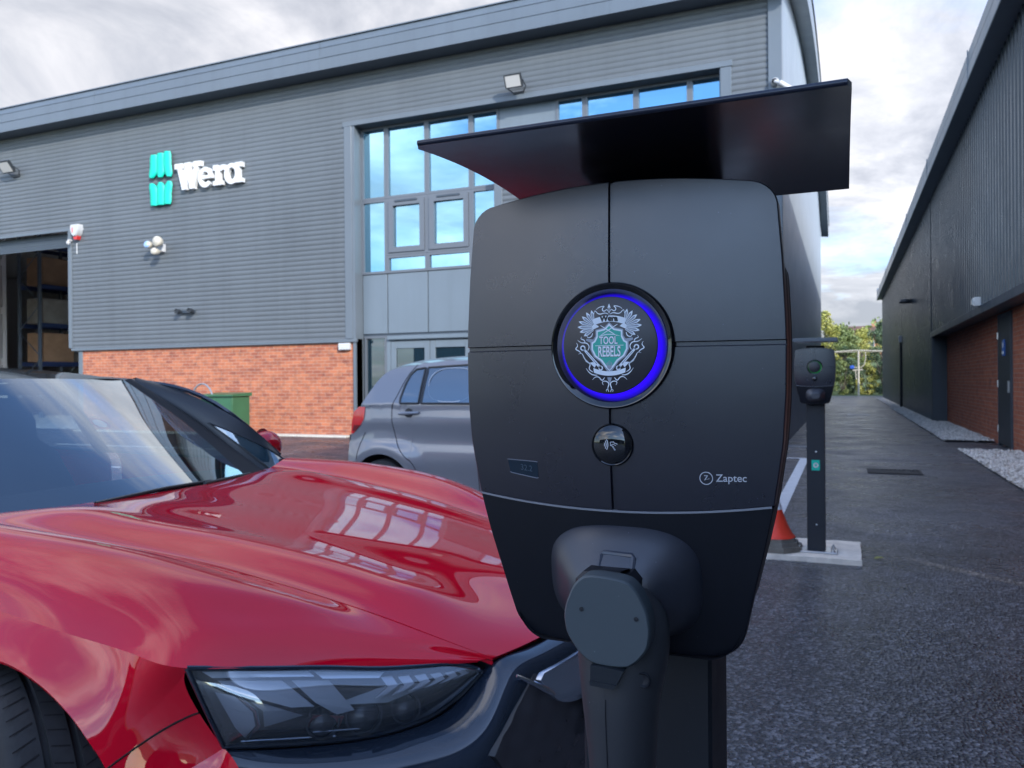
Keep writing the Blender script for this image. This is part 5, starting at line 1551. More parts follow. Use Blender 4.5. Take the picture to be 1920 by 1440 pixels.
# ------- head lamps
HT = A3([(.455, -.884, .766), (.570, -.768, .742), (.645, -.690, .727), (.715, -.615, .709), (.790, -.540, .700), (.840, -.490, .693), (.872, -.462, .678)])
HB = A3([(.496, -.832, .600), (.556, -.780, .591), (.633, -.712, .582), (.715, -.641, .580), (.778, -.573, .588), (.824, -.505, .610), (.872, -.450, .664)])
HBACK = A3((-0.062, 0.062, -0.004))
nrm = A3((.62, -.70, .28)); nrm /= np.linalg.norm(nrm)
HLc = []
for f in (0, .3, .65, 1):
    HLc.append([a+(b-a)*f+nrm*(0.022*math.sin(math.pi*f)*(0.4 if i in (0, 6) else 1)+0.042*min(f*2.2, 1)*min((1-f)*2.2, 1)*(0, 1, 1, .85, .6, .35, 0)[i]) for i, (a, b) in enumerate(zip(HT, HB))])
HL = net(HLc, 24, 60)
def hl(a, b, depth=0.0):
    """point in the lamp: a across (outer 0 .. inner 1), b down, depth behind the lens"""
    p = surf(HL, b, a); return p-nrm*depth
def hl_poly(g, pts, depth, m, thick=0.006):
    P = [hl(a, b, depth) for a, b in pts]; Q = [hl(a, b, depth+thick) for a, b in pts]; n = len(P)
    tri = tessellate_polygon([[Vector((a, b, 0)) for a, b in pts]])
    g.add(P, [list(t) for t in tri], m, False); g.add(P+Q, [(i, (i+1) % n, n+(i+1) % n, n+i) for i in range(n)], m, False)
for side in (1, -1):
    fx = (lambda P: np.array(P)) if side > 0 else mir
    def fin(g):
        if side < 0: g.v = [(x, -y, z) for x, y, z in g.v]
        return g
    g = MB()                                    # tub
    back = HL-nrm*0.085
    c_ = back.mean(axis=(0, 1)); back = c_+(back-c_)*0.97
    g.grid(back[::3, ::3])
    ring_f = np.array(rim_of([list(r) for r in HL])); ring_b = np.array(rim_of([list(r) for r in back]))
    g.grid([ring_f, ring_b], closed_v=True, smooth=False)
    lamp = build('headlight', fin(g), M_LAMPD, RC_, local=True)
    g = MB(); g.grid(HL); build('lens', fin(g), M_LENS, lamp, local=True, sharp=0)
    g = MB(); g.tube(list(ring_f)+[ring_f[0]], 0.0052, 8, caps=False); build('surround', fin(g), M_BGLOSS, lamp, local=True)
    g = MB()                                    # bright upper light blade, broken into two steps
    hl_poly(g, [(.03, .05), (.32, .05), (.345, .12), (.05, .13)], 0.012, 0); hl_poly(g, [(.34, .055), (.60, .06), (.58, .145), (.375, .15)], 0.012, 0)
    build('daytime_light', fin(g), M_LAMPB, lamp, local=True)
    g = MB()                                    # stepped light blades running inwards
    for k in range(6):
        a0 = 0.60+k*0.060
        hl_poly(g, [(a0-.012, .14+.010*k), (a0+.028, .13+.010*k), (a0+.05, .27+.006*k), (a0+.012, .36-.008*k), (a0-.03, .40-.012*k), (a0+.012, .28)], 0.020, 0, 0.012)
    build('light_blade', fin(g), M_LAMPG, lamp, local=True)
    g = MB()
    hl_poly(g, [(.06, .17), (.24, .17), (.36, .46), (.28, .46), (.10, .30)], 0.030, 0, .014)
    hl_poly(g, [(.27, .17), (.40, .18), (.50, .52), (.44, .56), (.36, .42)], 0.026, 0, .014)
    hl_poly(g, [(.42, .46), (.62, .26), (.80, .33), (.62, .48)], 0.040, 0, .010)
    build('reflector', fin(g), M_LAMPG, lamp, local=True)
    g = MB(); hl_poly(g, [(.045, .30), (.10, .34), (.155, .50), (.165, .66), (.12, .86), (.085, .70)], 0.026, 0, .01); hl_poly(g, [(.13, .36), (.27, .50), (.33, .56), (.20, .70), (.19, .50)], 0.05, 0, .01)  # pale panels added to brighten the outer third, where the lens mirrors sky
    build('outer_fill_panel', fin(g), pbr('lamp pale fill', (.30, .33, .40), .2, .2), lamp, local=True)
    g = MB()                                    # inner silver outline on the outer end
    g.tube([hl(.035, .20, .016), hl(.10, .30, .018), hl(.165, .48, .020), hl(.18, .66, .022), hl(.125, .90, .020)], 0.0026, 6)
    g.tube([hl(.10, .92, .016), hl(.45, .92, .016)], 0.0022, 6); g.tube([hl(.37, .80, .02), hl(.56, .83, .02)], 0.0022, 6)
    build('inner_outline', fin(g), M_CHROME, lamp, local=True)
    for (a, b, r_) in ((.40, .66, .030), (.54, .62, .034), (.70, .62, .028)):
        P_ = hl(a, b, .058); g = MB()
        ax = Vector(nrm); u_ = ax.cross(Vector((0, 0, 1))).normalized(); w_ = ax.cross(u_)
        prof = [(1.15, .0), (1.15, .014), (1.02, .014), (.98, .004), (.8, .014), (.5, .022), (.0, .026)]
        rg_ = [[Vector(P_)+(u_*math.cos(q)+w_*math.sin(q))*r_*rr+ax*h for q in np.linspace(0, 2*math.pi, 25)[:-1]] for rr, h in prof]
        g.grid(rg_, closed_v=True); build('projector', fin(g), M_LAMPD, lamp, local=True)
    g = MB(); hl_poly(g, [(.36, .56), (.47, .60), (.46, .78), (.35, .76)], 0.045, 0, .01); build('side_marker', fin(g), pbr('marker red', (0.20, 0.02, 0.02), 0.3), lamp, local=True)
    g = MB(); hl_poly(g, [(.13, .92), (.28, .66), (.36, .56), (.34, .78), (.46, .84), (.46, .93)], 0.035, 0, .01); hl_poly(g, [(.62, .86), (.78, .70), (.80, .84), (.74, .93)], 0.03, 0, .01)
    build('bezel', fin(g), pbr('lamp bezel', (0.05, 0.052, 0.058), 0.2, 0.4), lamp, local=True)

# ------- bumper: gloss black mask below the lamps and bonnet
TOPB = A3([(.496, -.832, .593), (.556, -.782, .582), (.633, -.714, .574), (.715, -.643, .572), (.780, -.575, .580), (.832, -.500, .605), (.884, -.447, .668), (.905, -.425, .690), (.945, -.352, .698), (.985, -.245, .706), (1.018, -.13, .713), (1.034, 0, .717)])
R1 = A3([(.535, -.838, .560), (.600, -.795, .548), (.690, -.735, .540), (.780, -.665, .540), (.850, -.600, .548), (.905, -.530, .585), (.935, -.470, .645), (.952, -.430, .672), (.985, -.352, .682), (1.022, -.245, .690), (1.05, -.13, .695), (1.062, 0, .698)])
R2 = A3([(.578, -.842, .480), (.645, -.802, .470), (.735, -.745, .462), (.825, -.680, .460), (.890, -.615, .470), (.935, -.545, .510), (.960, -.480, .560), (.975, -.430, .590), (1.005, -.352, .600), (1.040, -.245, .605), (1.068, -.13, .608), (1.080, 0, .61)])
R3 = A3([(.595, -.846, .36), (.665, -.806, .35), (.755, -.75, .345), (.845, -.69, .34), (.91, -.62, .345), (.95, -.55, .36), (.975, -.48, .38), (.99, -.43, .39), (1.02, -.35, .39), (1.05, -.245, .39), (1.075, -.13, .39), (1.085, 0, .39)])
R4 = A3([(.60, -.846, .20), (.67, -.806, .19), (.76, -.75, .185), (.85, -.69, .18), (.91, -.62, .18), (.95, -.55, .18), (.97, -.48, .18), (.985, -.43, .18), (1.01, -.35, .18), (1.04, -.245, .18), (1.06, -.13, .18), (1.07, 0, .18)])
BM = np.array([TOPB, R1, R2, R3, R4])
BMF = np.concatenate([BM, mir(BM[:, -2::-1])], axis=1)
BS = net(BMF, 60, 180)
g = MB(); g.grid(BS, flip=True); g.grid([[p, p-A3((.02, 0, .01))] for p in BS[0]], smooth=False)
build('bumper', g, M_BGLOSS, RC_, local=True, sharp=35)
g = MB(); q = np.array([[p+A3((-.012, .008*(1 if p[1] < 0 else -1), -.008)) for p in BS[0]], [p+A3((-.06, .03*(1 if p[1] < 0 else -1), .02)) for p in BS[0]]])
g.grid(q); build('bumper_shadow_gap', g, M_GAP, RC_, local=True)
# closed grille mask, textured with a shallow hexagon relief, set proud of the bumper
def bs(v_, w_):
    """point of the bumper face for a sideways position and height (right half and left half)"""
    m = BS.shape[1]; best = None
    a = np.linspace(0, 1, BS.shape[0])
    j = np.argmin(np.abs(BS[30, :, 1]-v_)); jj = [max(0, min(m-1, j+k)) for k in range(-14, 15)]
    sub = BS[:, jj]; dd = (sub[..., 1]-v_)**2+(sub[..., 2]-w_)**2
    k = np.unravel_index(np.argmin(dd), dd.shape)
    return sub[k]
EDGE = [(.662, .395), (.60, .475), (.535, .545), (.47, .50), (.36, .46), (.25, .43), (.20, .40)]     # height, half width
hs = np.linspace(.662, .20, 44)
def mask_pt(h, f):
    hw = float(np.interp(-h, [-e[0] for e in EDGE], [e[1] for e in EDGE])); v_ = -hw+2*hw*f
    us = []
    uu = float(np.interp(abs(v_), [0, .13, .245, .35, .43, .48, .545], [1.088, 1.076, 1.048, 1.012, .984, .962, .938]))
    uu += float(np.interp(-h, [-.68, -.60, -.5, -.38, -.2], [-.030, -.006, .004, .006, -.006]))
    return A3((uu+.006, v_, h))
P = [[mask_pt(h, f) for f in np.linspace(0, 1, 90)] for h in hs]
# hexagon relief as real height
hexp = []
for i, r_ in enumerate(P):
    rr_ = []
    for p in r_:
        s_ = 0.062; x, y = p[1]/s_, p[2]/s_*1.1
        d_ = min(math.hypot(x-(a+(b % 2)*0.5), (y-b*0.866)) for b in range(int(y/.866)-1, int(y/.866)+3) for a in (math.floor(x)-1, math.floor(x), math.floor(x)+1, math.floor(x)+2))
        rr_.append(p+A3((0.010*(0.5-min(d_, 0.5)), 0, 0)))
    hexp.append(rr_)
g = MB(); g.grid(hexp, flip=True, smooth=False)
rim = [np.array(p) for p in rim_of(hexp)]
g.grid([rim, [p-A3((.035, 0, 0)) for p in rim]], 1, closed_v=True, smooth=False)
M_MASK = pbr('grille grey', (0.085, 0.078, 0.088), 0.24, 0.35, 0.6)
build('grille', g, [M_MASK, M_BPLAST], RC_, local=True, sharp=25)
# bright blades in the upper corners of the grille
def mask_u(v_, h):
    uu = float(np.interp(abs(v_), [0, .13, .245, .35, .43, .48, .545], [1.088, 1.076, 1.048, 1.012, .984, .962, .938]))
    return uu+float(np.interp(-h, [-.68, -.60, -.5, -.38, -.2], [-.030, -.006, .004, .006, -.006]))
M_BLADE = pbr('silver blade', (0.55, 0.60, 0.70), 0.22, 0.85)
for s_ in (1, -1):
    g = MB()
    q = smooth_loop([(-.402, .656), (-.30, .664), (-.19, .676), (-.20, .60), (-.235, .572), (-.315, .574), (-.355, .588), (-.380, .612)], it=1)
    g.prism([(a*s_, b) for a, b in q], lambda a, b, d: (mask_u(a, b)+d, a, b), .020, .004)
    build('grille_blade', g, M_BLADE, RC_, local=True)
    g = MB(); g.tube([(mask_u(v_, h)+.016, v_*s_, h) for v_, h in ((-.455, .672), (-.42, .648), (-.385, .622), (-.365, .606))], [.003, .006, .008, .005], 8)
    build('grille_strip', g, M_CHROME, RC_, local=True)
g = MB()
L = A3([(1.092, -.235, .56), (1.092, -.235, .46), (1.092, .235, .46), (1.092, .235, .56)])
g.prism([(-.26, .465), (.26, .465), (.26, .575), (-.26, .575)], lambda a, b, d: (d-0.06*a*a, a, b), 1.105, 1.095)
build('number_plate_panel', g, M_BPLAST, RC_, local=True)
g = MB(); g.grid(net([[(1.07, v, .19), (.9, v, .17)] for v in (-.6, 0, .6)], 8, 4)); g.box(-3.3, 0.95, -.86, .86, .15, .19); build('underbody', g, M_BPLAST, RC_, local=True)

# ------- flanks from the door back to the tail
US = np.concatenate([np.linspace(-.662, -2.46, 50), np.linspace(-2.47, -3.33, 60), np.linspace(-3.34, -4.02, 26)])
def shoulder(u):
    return A3((u, -spl(-u, [.66, 1.2, 1.8, 2.4, 2.9, 3.4, 4.02], [.905, .925, .940, .955, .978, .955, .80]), spl(-u, [.66, 1.2, 1.8, 2.4, 2.9, 3.4, 4.02], [.868, .882, .905, .935, .952, .955, .935])))
def bottom(u):
    z = .20 if u > -3.3 else .20+.22*(-(u+3.3)/.72)**2
    d_ = abs(u+2.9)
    if d_ < .395: z = max(z, .36+math.sqrt(.395**2-d_*d_))
    return z
G = []
for u in US:
    k = shoulder(u); zb = bottom(u); col = []
    for f in np.linspace(0, 1, 22):
        w = k[2]+(zb-k[2])*f; t = (k[2]-w)/.75
        v = k[1]-(.957+k[1])*min(1, t*2.2)**.8*(1 if u > -2.2 else 0)+0.012*math.sin(math.pi*min(1, t*1.25))+0.035*t*t - 0.012*math.sin(math.pi*t)
        if w < .42: v += (0.42-w)*0.08
        col.append((u, v, w))
    G.append(col)
G = np.array(G)
belt = lambda u: A3((u, -spl(-u, [.66, 1.2, 1.8, 2.4, 2.9, 3.4, 4.02], [.850, .868, .872, .865, .84, .79, .70]), spl(-u, [.66, 1.2, 1.8, 2.4, 2.9, 3.4, 4.02], [.970, .965, .972, .985, 1.0, 1.005, .985])))
SH = np.array([[belt(u), (belt(u)+shoulder(u))/2+A3((0, -.012, .012)), shoulder(u)] for u in US])
SHn = net(SH, len(US), 8, tr=np.linspace(0, 1, len(US)))
iF, iD, iE = int(np.argmin(np.abs(US+.70))), int(np.argmin(np.abs(US+1.86))), int(np.argmin(np.abs(US+2.66)))
for side in (1, -1):
    fx = (lambda P: np.array(P)) if side > 0 else mir
    for nm, a, b in (('front_door', 0, iD), ('rear_door', iD+1, iE), ('rear_quarter', iE+1, len(US))):
        g = MB(); g.grid(fx(G[a:b]), flip=side > 0); g.grid(fx(SHn[a:b]), flip=side > 0)
        dr_ = build(nm, g, M_RED, RC_, local=True, sharp=35)
        if 'door' in nm:
            uu = US[b-1]+.22 ; h = MB(); h.tube([(uu, side*-.962, .84), (uu+.10, side*-.972, .843), (uu+.20, side*-.962, .845)], [.008, .012, .008], 8); build('handle', h, M_RED, dr_, local=True)
    g = MB(); g.grid(fx(np.array([[(u, -.86, .17), (u, -.93, .20), (u, -.935, .26)] for u in np.linspace(-.5, -2.5, 6)])), flip=side > 0); build('sill', g, M_BPLAST, RC_, local=True)
    # wheel arch liners
    for uc in (-.005, -2.9):
        g = MB(); A_ = np.linspace(R(-20), R(200), 30)
        g.grid([[(uc+.40*math.cos(a), side*-.93, .36+.40*math.sin(a)), (uc+.40*math.cos(a), side*-.50, .36+.40*math.sin(a))] for a in A_])
        c0 = [(uc+.40*math.cos(a), side*-.50, .36+.40*math.sin(a)) for a in A_]; g.add(c0, [list(range(len(c0)))], 0, False)
        build('arch_liner', g, M_BPLAST, RC_, local=True)
# tail
TB = []
for v in np.linspace(-1, 1, 25):
    c = math.cos(v*math.pi/2)
    TB.append([(-4.02-.03*0-.025*c*0+ -0.0*abs(v), v*.70, .985+.02*c), (-4.05-.05*c, v*.78, .93), (-4.09-.06*c, v*.80, .80), (-4.06-.07*c, v*.80, .55), (-3.98-.06*c, v*.78, .30)])
g = MB(); g.grid(net(np.array(TB), 25, 24), flip=True); build('tail_panel', g, M_RED, RC_, local=True)
g = MB(); g.grid([[(-4.115-.055*math.cos(v*math.pi/2), v*.79, .83+dz) for dz in (-.02, .02)] for v in np.linspace(-.97, .97, 30)]); build('tail_light', g, M_REDL, RC_, local=True)

# ------- greenhouse
def ws_edge(t, s):
    """windscreen side edge, t 0 base .. 1 header"""
    pts = A3([(-.645, .545, .912), (-1.02, .562, 1.147), (-1.30, .500, 1.332)]); r_ = nspline([0, .52, 1], pts, [t])[0]; r_[1] *= s; return r_
WSC = []
for t in (0, .35, .7, 1):
    row = []
    for f in (-1, -.6, -.3, 0, .3, .6, 1):
        e = ws_edge(t, 1); c = A3((-.522+t*(-.668), 0, .932+t*(.405)))
        c[0] -= .020*math.sin(math.pi*t); c[2] += .006*math.sin(math.pi*t)
        p = c+(e-c)*(f*f*(1.45-.45*f*f)); p[1] = e[1]*f; row.append(p)
    WSC.append(row)
WS = net(WSC, 30, 50)
g = MB(); g.grid(WS, flip=False); build('windscreen', g, M_WS, RC_, local=True, sharp=0)
# black ceramic border at the foot and head of the glass
g = MB(); g.grid([[p+A3((0.001, 0, .0015)) for p in r_] for r_ in WS[:1]]+[[p+A3((0.03, 0, -.012)) for p in WS[0]]]); build('scuttle', g, M_BPLAST, RC_, local=True)
g = MB(); up = [p-A3((.006, 0, .002)) for p in WS[-1]]
# pillars
PIL_O = A3([(-.735, .775, .903), (-1.055, .655, 1.150), (-1.335, .580, 1.322)])
SIL = A3([(-.76, .925, .945), (-.86, .790, 1.115), (-1.09, .690, 1.257), (-1.25, .655, 1.314), (-1.40, .628, 1.340)])
for s in (1, -1):
    E_ = np.array([ws_edge(t, 1) for t in np.linspace(0, 1, 16)]); O = nspline([0, .5, 1], PIL_O, np.linspace(0, 1, 16)); Sq = nspline([0, .3, .62, .82, 1], SIL, np.linspace(0, 1, 16))
    fx = (lambda P: np.array(P)) if s > 0 else mir
    C = np.array([E_, (E_+O)/2+A3((.012, 0, .012)), O]); g = MB(); g.grid(fx(net(C, 8, 30)), flip=s > 0)
    build('pillar_seal', g, M_SEALM, RC_, local=True)
    C = np.array([O, (O*2+Sq)/3+A3((.016, .004, .012)), (O+Sq*2)/3+A3((.014, .008, .010)), Sq]); PN = net(C, 16, 40)
    g = MB(); g.grid(fx(PN), flip=s > 0); pil = build('windscreen_pillar', g, M_PILLAR, RC_, local=True)
    # small fixed glass let into the foot of the pillar
    def pn(a, b): return surf(PN, a, b)+A3((.004, .003, .004))
    QG = []
    for bb in np.linspace(.015, .45, 22):
        a1 = .88-(bb-.015)/.435*.72; a0 = .15
        QG.append([fx(pn(a0+(a1-a0)*q, bb)) for q in np.linspace(0, 1, 14)])
    g = MB(); g.grid(QG); build('quarter_glass', g, glass_mat('quarter glass', (.3, .4, .42), 1.6, 0.5, (.05, .11, .15), 0, 2.2, .10) if s > 0 else bpy.data.materials['quarter glass'], pil, local=True)
    P = rim_of(QG); g = MB(); g.tube(list(P)+[P[0]], .004, 6, caps=False); build('seal', g, M_BPLAST, pil, local=True)
    # side glass back from the pillar, and the rail above
    rail = lambda u: A3((u, spl(-u, [.76, 1.0, 1.3, 1.7, 2.3, 2.9, 3.5], [.915, .745, .645, .615, .612, .60, .66]), spl(-u, [.76, 1.0, 1.3, 1.7, 2.3, 2.9, 3.5], [.955, 1.215, 1.318, 1.345, 1.335, 1.235, 1.075])))
    uu = np.linspace(-.78, -3.35, 46)
    Gs = np.array([[rail(u)*A3((1, 1, 1)), (rail(u)+belt(u)*A3((1, -1, 1)))/2+A3((0, .018, 0)), belt(u)*A3((1, -1, 1))] for u in uu])
    for i in range(len(Gs)):
        if Gs[i, 0, 2] < Gs[i, 2, 2]+.005: Gs[i, 0, 2] = Gs[i, 2, 2]+.005; Gs[i, 1, 2] = Gs[i, 2, 2]+.0025
    g = MB(); g.grid(fx(net(Gs, 46, 10, tr=np.linspace(0, 1, 46)))); build('side_window', g, M_SIDEG, RC_, local=True)
    g = MB(); g.tube([fx(belt(u)*A3((1, -1, 1))+A3((0, .006, 0))) for u in np.linspace(-.8, -3.35, 40)], .008, 6); g.tube([fx(rail(u)) for u in uu], .012, 6)
    g.tube([fx(rail(-1.9)), fx(belt(-1.9)*A3((1, -1, 1))+A3((0, .01, 0)))], .03, 8)
    build('window_trim', g, M_BGLOSS, RC_, local=True)
# roof
RUs = [None, -1.6, -2.0, -2.5, -3.0, -3.5, -3.98]
hd = [(-1.19, 0, 1.337), (-1.235, .27, 1.336), (-1.30, .50, 1.332), (-1.345, .585, 1.325), (-1.40, .628, 1.338)]
RW = {-1.6: (1.383, 1.379, 1.365, 1.355, 1.340), -2.0: (1.402, 1.397, 1.380, 1.365, 1.343), -2.5: (1.385, 1.378, 1.362, 1.345, 1.318), -3.0: (1.285, 1.278, 1.262, 1.240, 1.212), -3.5: (1.13, 1.126, 1.115, 1.10, 1.075), -3.98: (1.01, 1.008, 1.0, .995, .985)}
VV = (0, .28, .50, .575, .625)
RCt = [[A3(p) for p in hd]]+[[A3((u, v*(1 if u > -3.2 else 1.05), w)) for v, w in zip(VV, RW[u])] for u in RUs[1:]]
RCt = np.array(RCt); RF = np.concatenate([mir(RCt[:, :0:-1]), RCt], axis=1)
RN = net(RF, 70, 60)
cut = 42
g = MB(); g.grid(RN[:cut]); g.grid([[p, p-A3((.004, 0, .012))] for p in RN[0]]); build('roof', g, M_ROOFB, RC_, local=True)
g = MB(); g.grid(RN[cut-1:60]); build('rear_window', g, M_SIDEG, RC_, local=True)
g = MB(); g.grid(RN[59:]); build('boot_lid', g, M_RED, RC_, local=True)
# wipers on the scuttle
for p0, p1 in (((-.53, -.30), (-.60, .25)), ((-.56, .18), (-.66, .53))):
    g = MB(); L = [A3((a, b, 0)) for a, b in (p0, p1)]
    pts = []
    for f in np.linspace(0, 1, 10):
        u = L[0][0]+(L[1][0]-L[0][0])*f; v = L[0][1]+(L[1][1]-L[0][1])*f; pts.append((u+.028, v, .952-.02*abs(v)))
    g.tube(pts, .007, 8); build('wiper', g, M_BPLAST, RC_, local=True)
# door mirrors
for s in (1, -1):
    g = MB(); n = 24
    secs = [(.80, .0, .02), (.86, .028, .028), (.92, .050, .058), (.99, .058, .074), (1.05, .050, .066), (1.085, .022, .034), (1.09, .003, .004)]
    sq = nspline(np.arange(len(secs)), A3(secs), np.linspace(0, len(secs)-1, 24))
    g.grid([[(-.93-.10*(v-.8)+ru*1.25*math.cos(a), s*v, 1.010+rz*math.sin(a)) for a in np.linspace(0, 2*math.pi, n+1)[:-1]] for v, ru, rz in sq], closed_v=True, flip=s < 0)
    mo = build('door_mirror', g, M_RED, RC_, local=True)
    g = MB(); g.tube([(-.86, s*.83, 1.0), (-.86, s*.87, .965), (-.86, s*.90, .95)], .022, 10); build('stalk', g, M_BPLAST, mo, local=True)
    g = MB(); g.lathe([(.0, 0), (.055, 0), (.062, .006)], (-.965, s*.99, 1.035), 'x', 20); build('glass', g, M_CHROME, mo, local=True)
# cabin
g = MB(); C = [[(-.56-.0*v, v, .915-.03*v*v), (-.78, v, .945-.03*v*v), (-.98, v, .93-.03*v*v), (-1.05, v, .84), (-1.03, v, .55)] for v in np.linspace(-.72, .72, 9)]
g.grid(net(np.array(C), 20, 24)); C2 = None; build('dashboard', g, M_TRIMD, RC_, local=True)
g = MB(); q = np.linspace(0, 2*math.pi, 33); g.tube([(-1.20-.07*math.sin(a), -.37+.18*math.cos(a), .86+.165*math.sin(a)) for a in q], .016, 8, caps=False)
g.tube([(-1.05, -.37, .82), (-1.20, -.37, .86)], .04, 10); g.box(-1.215, -1.19, -.53, -.21, .84, .88); build('steering_wheel', g, M_TRIMD, RC_, local=True)
for v in (-.37, .37):
    g = MB(); pr = [(-1.62, .42, .20), (-1.70, .62, .23), (-1.80, .85, .235), (-1.87, 1.0, .20), (-1.90, 1.06, .13), (-1.90, 1.08, .12), (-1.915, 1.15, .125), (-1.93, 1.21, .10), (-1.93, 1.225, .03)]
    g.grid([[(u+(.05 if abs(f) < .9 else 0.09)*-(1-abs(f))*1.0+.05, v+hw*f, w) for f in np.linspace(-1, 1, 9)] for u, w, hw in pr]); g.grid([[(u-.06, v+hw*f*.9, w) for f in np.linspace(-1, 1, 9)] for u, w, hw in pr])
    g.cbox(-1.66, -1.18, v-.24, v+.24, .36, .52, .04); build('seat', g, M_SEAT, RC_, local=True)
g = MB(); g.cbox(-2.8, -2.55, -.6, .6, .5, .98, .05); g.cbox(-2.6, -2.15, -.6, .6, .36, .5, .04); build('rear_seat', g, M_SEAT, RC_, local=True)
g = MB(); g.box(-2.9, -.5, -.8, .8, .26, .30); build('cabin_floor', g, M_TRIMD, RC_, local=True)
g = MB(); g.grid(RN[2:cut, 4:-4]-A3((0, 0, .025)), flip=True); build('headlining', g, M_SEAT, RC_, local=True)
g = MB(); g.tube([(-1.31, -.0, 1.30), (-1.30, 0, 1.25)], .012, 6); g.cbox(-1.325, -1.285, -.12, .12, 1.205, 1.265, .012); g.cbox(-1.31, -1.20, -.09, .09, 1.275, 1.318, .012); build('rear_view_mirror', g, M_BPLAST, RC_, local=True)
# sticker inside the glass, near the top on the far side
def wsp(a, b): return surf(WS, a, b)
g = MB(); pc = wsp(.625, .575); tu = (wsp(.625, .62)-pc); tu /= np.linalg.norm(tu); tw = (wsp(.68, .575)-pc); tw -= tu*tw.dot(tu); tw /= np.linalg.norm(tw); nn_ = np.cross(tu, tw)
dk = lambda r0, r1, off, m: g.grid([[pc+(tu*math.cos(a)+tw*math.sin(a))*r+nn_*off for r in (r0, r1)] for a in np.linspace(0, 2*math.pi, 33)], m)
dk(0, .026, -.012, 0); dk(.026, .040, -.012, 1); build('parking_disc', g, [M_PARKW, pbr('sticker red', (.5, .03, .05), .5)], RC_, local=True)

# ------- wheels
def wheel(parent, uc, vc, side, steer=0.0, Rr=.355, wdt=.245, rim_r=.255, label=None):
    def tf(P):
        P = np.array(P, float); c, s = math.cos(steer), math.sin(steer)
        x, y = P[..., 0].copy(), P[..., 1].copy(); P[..., 0] = uc+x*c-y*s; P[..., 1] = vc+x*s+y*c; P[..., 2] += Rr; return P
    def lathe(prof, n=72):
        g = MB(); g.grid(tf([[(r_*math.cos(a), y*side, r_*math.sin(a)) for a in np.linspace(0, 2*math.pi, n+1)[:-1]] for r_, y in prof]), closed_v=True, flip=side < 0); return g
    h = wdt/2
    # tyre with three deep grooves and a rounded shoulder
    prof = [(rim_r-.01, -h*.86), (rim_r+.012, -h*.98), (rim_r+.05, -h*1.04), (Rr-.022, -h*.97), (Rr-.006, -h*.86), (Rr-.001, -h*.74)]
    for gy in (-.42, -.02, .40):
        prof += [(Rr, (gy-.055)*h), (Rr-.008, (gy-.04)*h), (Rr-.008, (gy+.04)*h), (Rr, (gy+.055)*h)]
    prof += [(Rr-.001, h*.74), (Rr-.006, h*.86), (Rr-.022, h*.97), (rim_r+.05, h*1.04), (rim_r+.012, h*.98), (rim_r-.01, h*.86)]
    wo_ = thing_part('wheel', parent)
    g = lathe(prof)
    # sipes: short slanted cuts inlaid in the tread
    for k in range(64):
        a0 = 2*math.pi*k/64
        for y0, y1, sl in ((-.84, -.52, .05), (-.34, -.10, -.03), (.06, .32, .03), (.50, .84, -.05)):
            q = [(Rr+.0006, a0, y0), (Rr+.0006, a0+sl, y1), (Rr+.0006, a0+sl+.008, y1), (Rr+.0006, a0+.012, y0)]
            g.add(tf([[(r_*math.cos(a), y*h*side, r_*math.sin(a)) for r_, a, y in q]])[0], [(0, 1, 2, 3)], 1, False)
    build('tyre', g, [M_TYRE, M_GAP], wo_, local=True, sharp=50)
    g = lathe([(rim_r, -h*.9), (rim_r-.015, -h*.5), (rim_r-.02, h*.5), (rim_r, h*.9), (rim_r-.004, h*.96), (rim_r-.022, h*.9), (rim_r-.03, h*.6)])
    build('rim', g, M_RIMD, wo_, local=True)
    g = MB()
    for k in range(5):
        for dlt in (-.13, .13):
            a = 2*math.pi*k/5+dlt; b = 2*math.pi*k/5+dlt*.4
            P = [[(r_*math.cos(q), (h*y)*side, r_*math.sin(q)) for q in (aa-w_, aa+w_)] for r_, y, aa, w_ in ((.045, .70, b, .25), (.14, .72, (a+b)/2, .055), (rim_r-.02, .80, a, .05))]
            g.grid(tf(P)); g.grid(tf([[(x, y-side*.03, z) for x, y, z in r_] for r_ in P]))
    g2 = lathe([(.0, h*.74), (.05, h*.74), (.062, h*.66), (.062, h*.4)], 32); g.add(g2.v, g2.f, 0, True)
    build('spokes', g, M_RIM, wo_, local=True)
    g = lathe([(.06, -.02), (.185, -.02), (.185, .01), (.06, .01)], 40); build('brake_disc', g, M_STEEL, wo_, local=True)
def thing_part(name, parent):
    """a part that only gathers its pieces"""
    o = bpy.data.objects.new(name, None); COL.objects.link(o); o.parent = parent; o.empty_display_size = .1; return o
wheel(RC_, 0, -.845, -1, R(-24)); wheel(RC_, 0, .845, 1, R(-26)); wheel(RC_, -2.9, -.84, -1); wheel(RC_, -2.9, .84, 1)

# ================================================================ grey hatchback
HC = thing('parked_car', 'grey small hatchback with red tail lamp parked behind the red car', 'car', (-4.55, 7.30, -0.115))
HW2 = 0.80
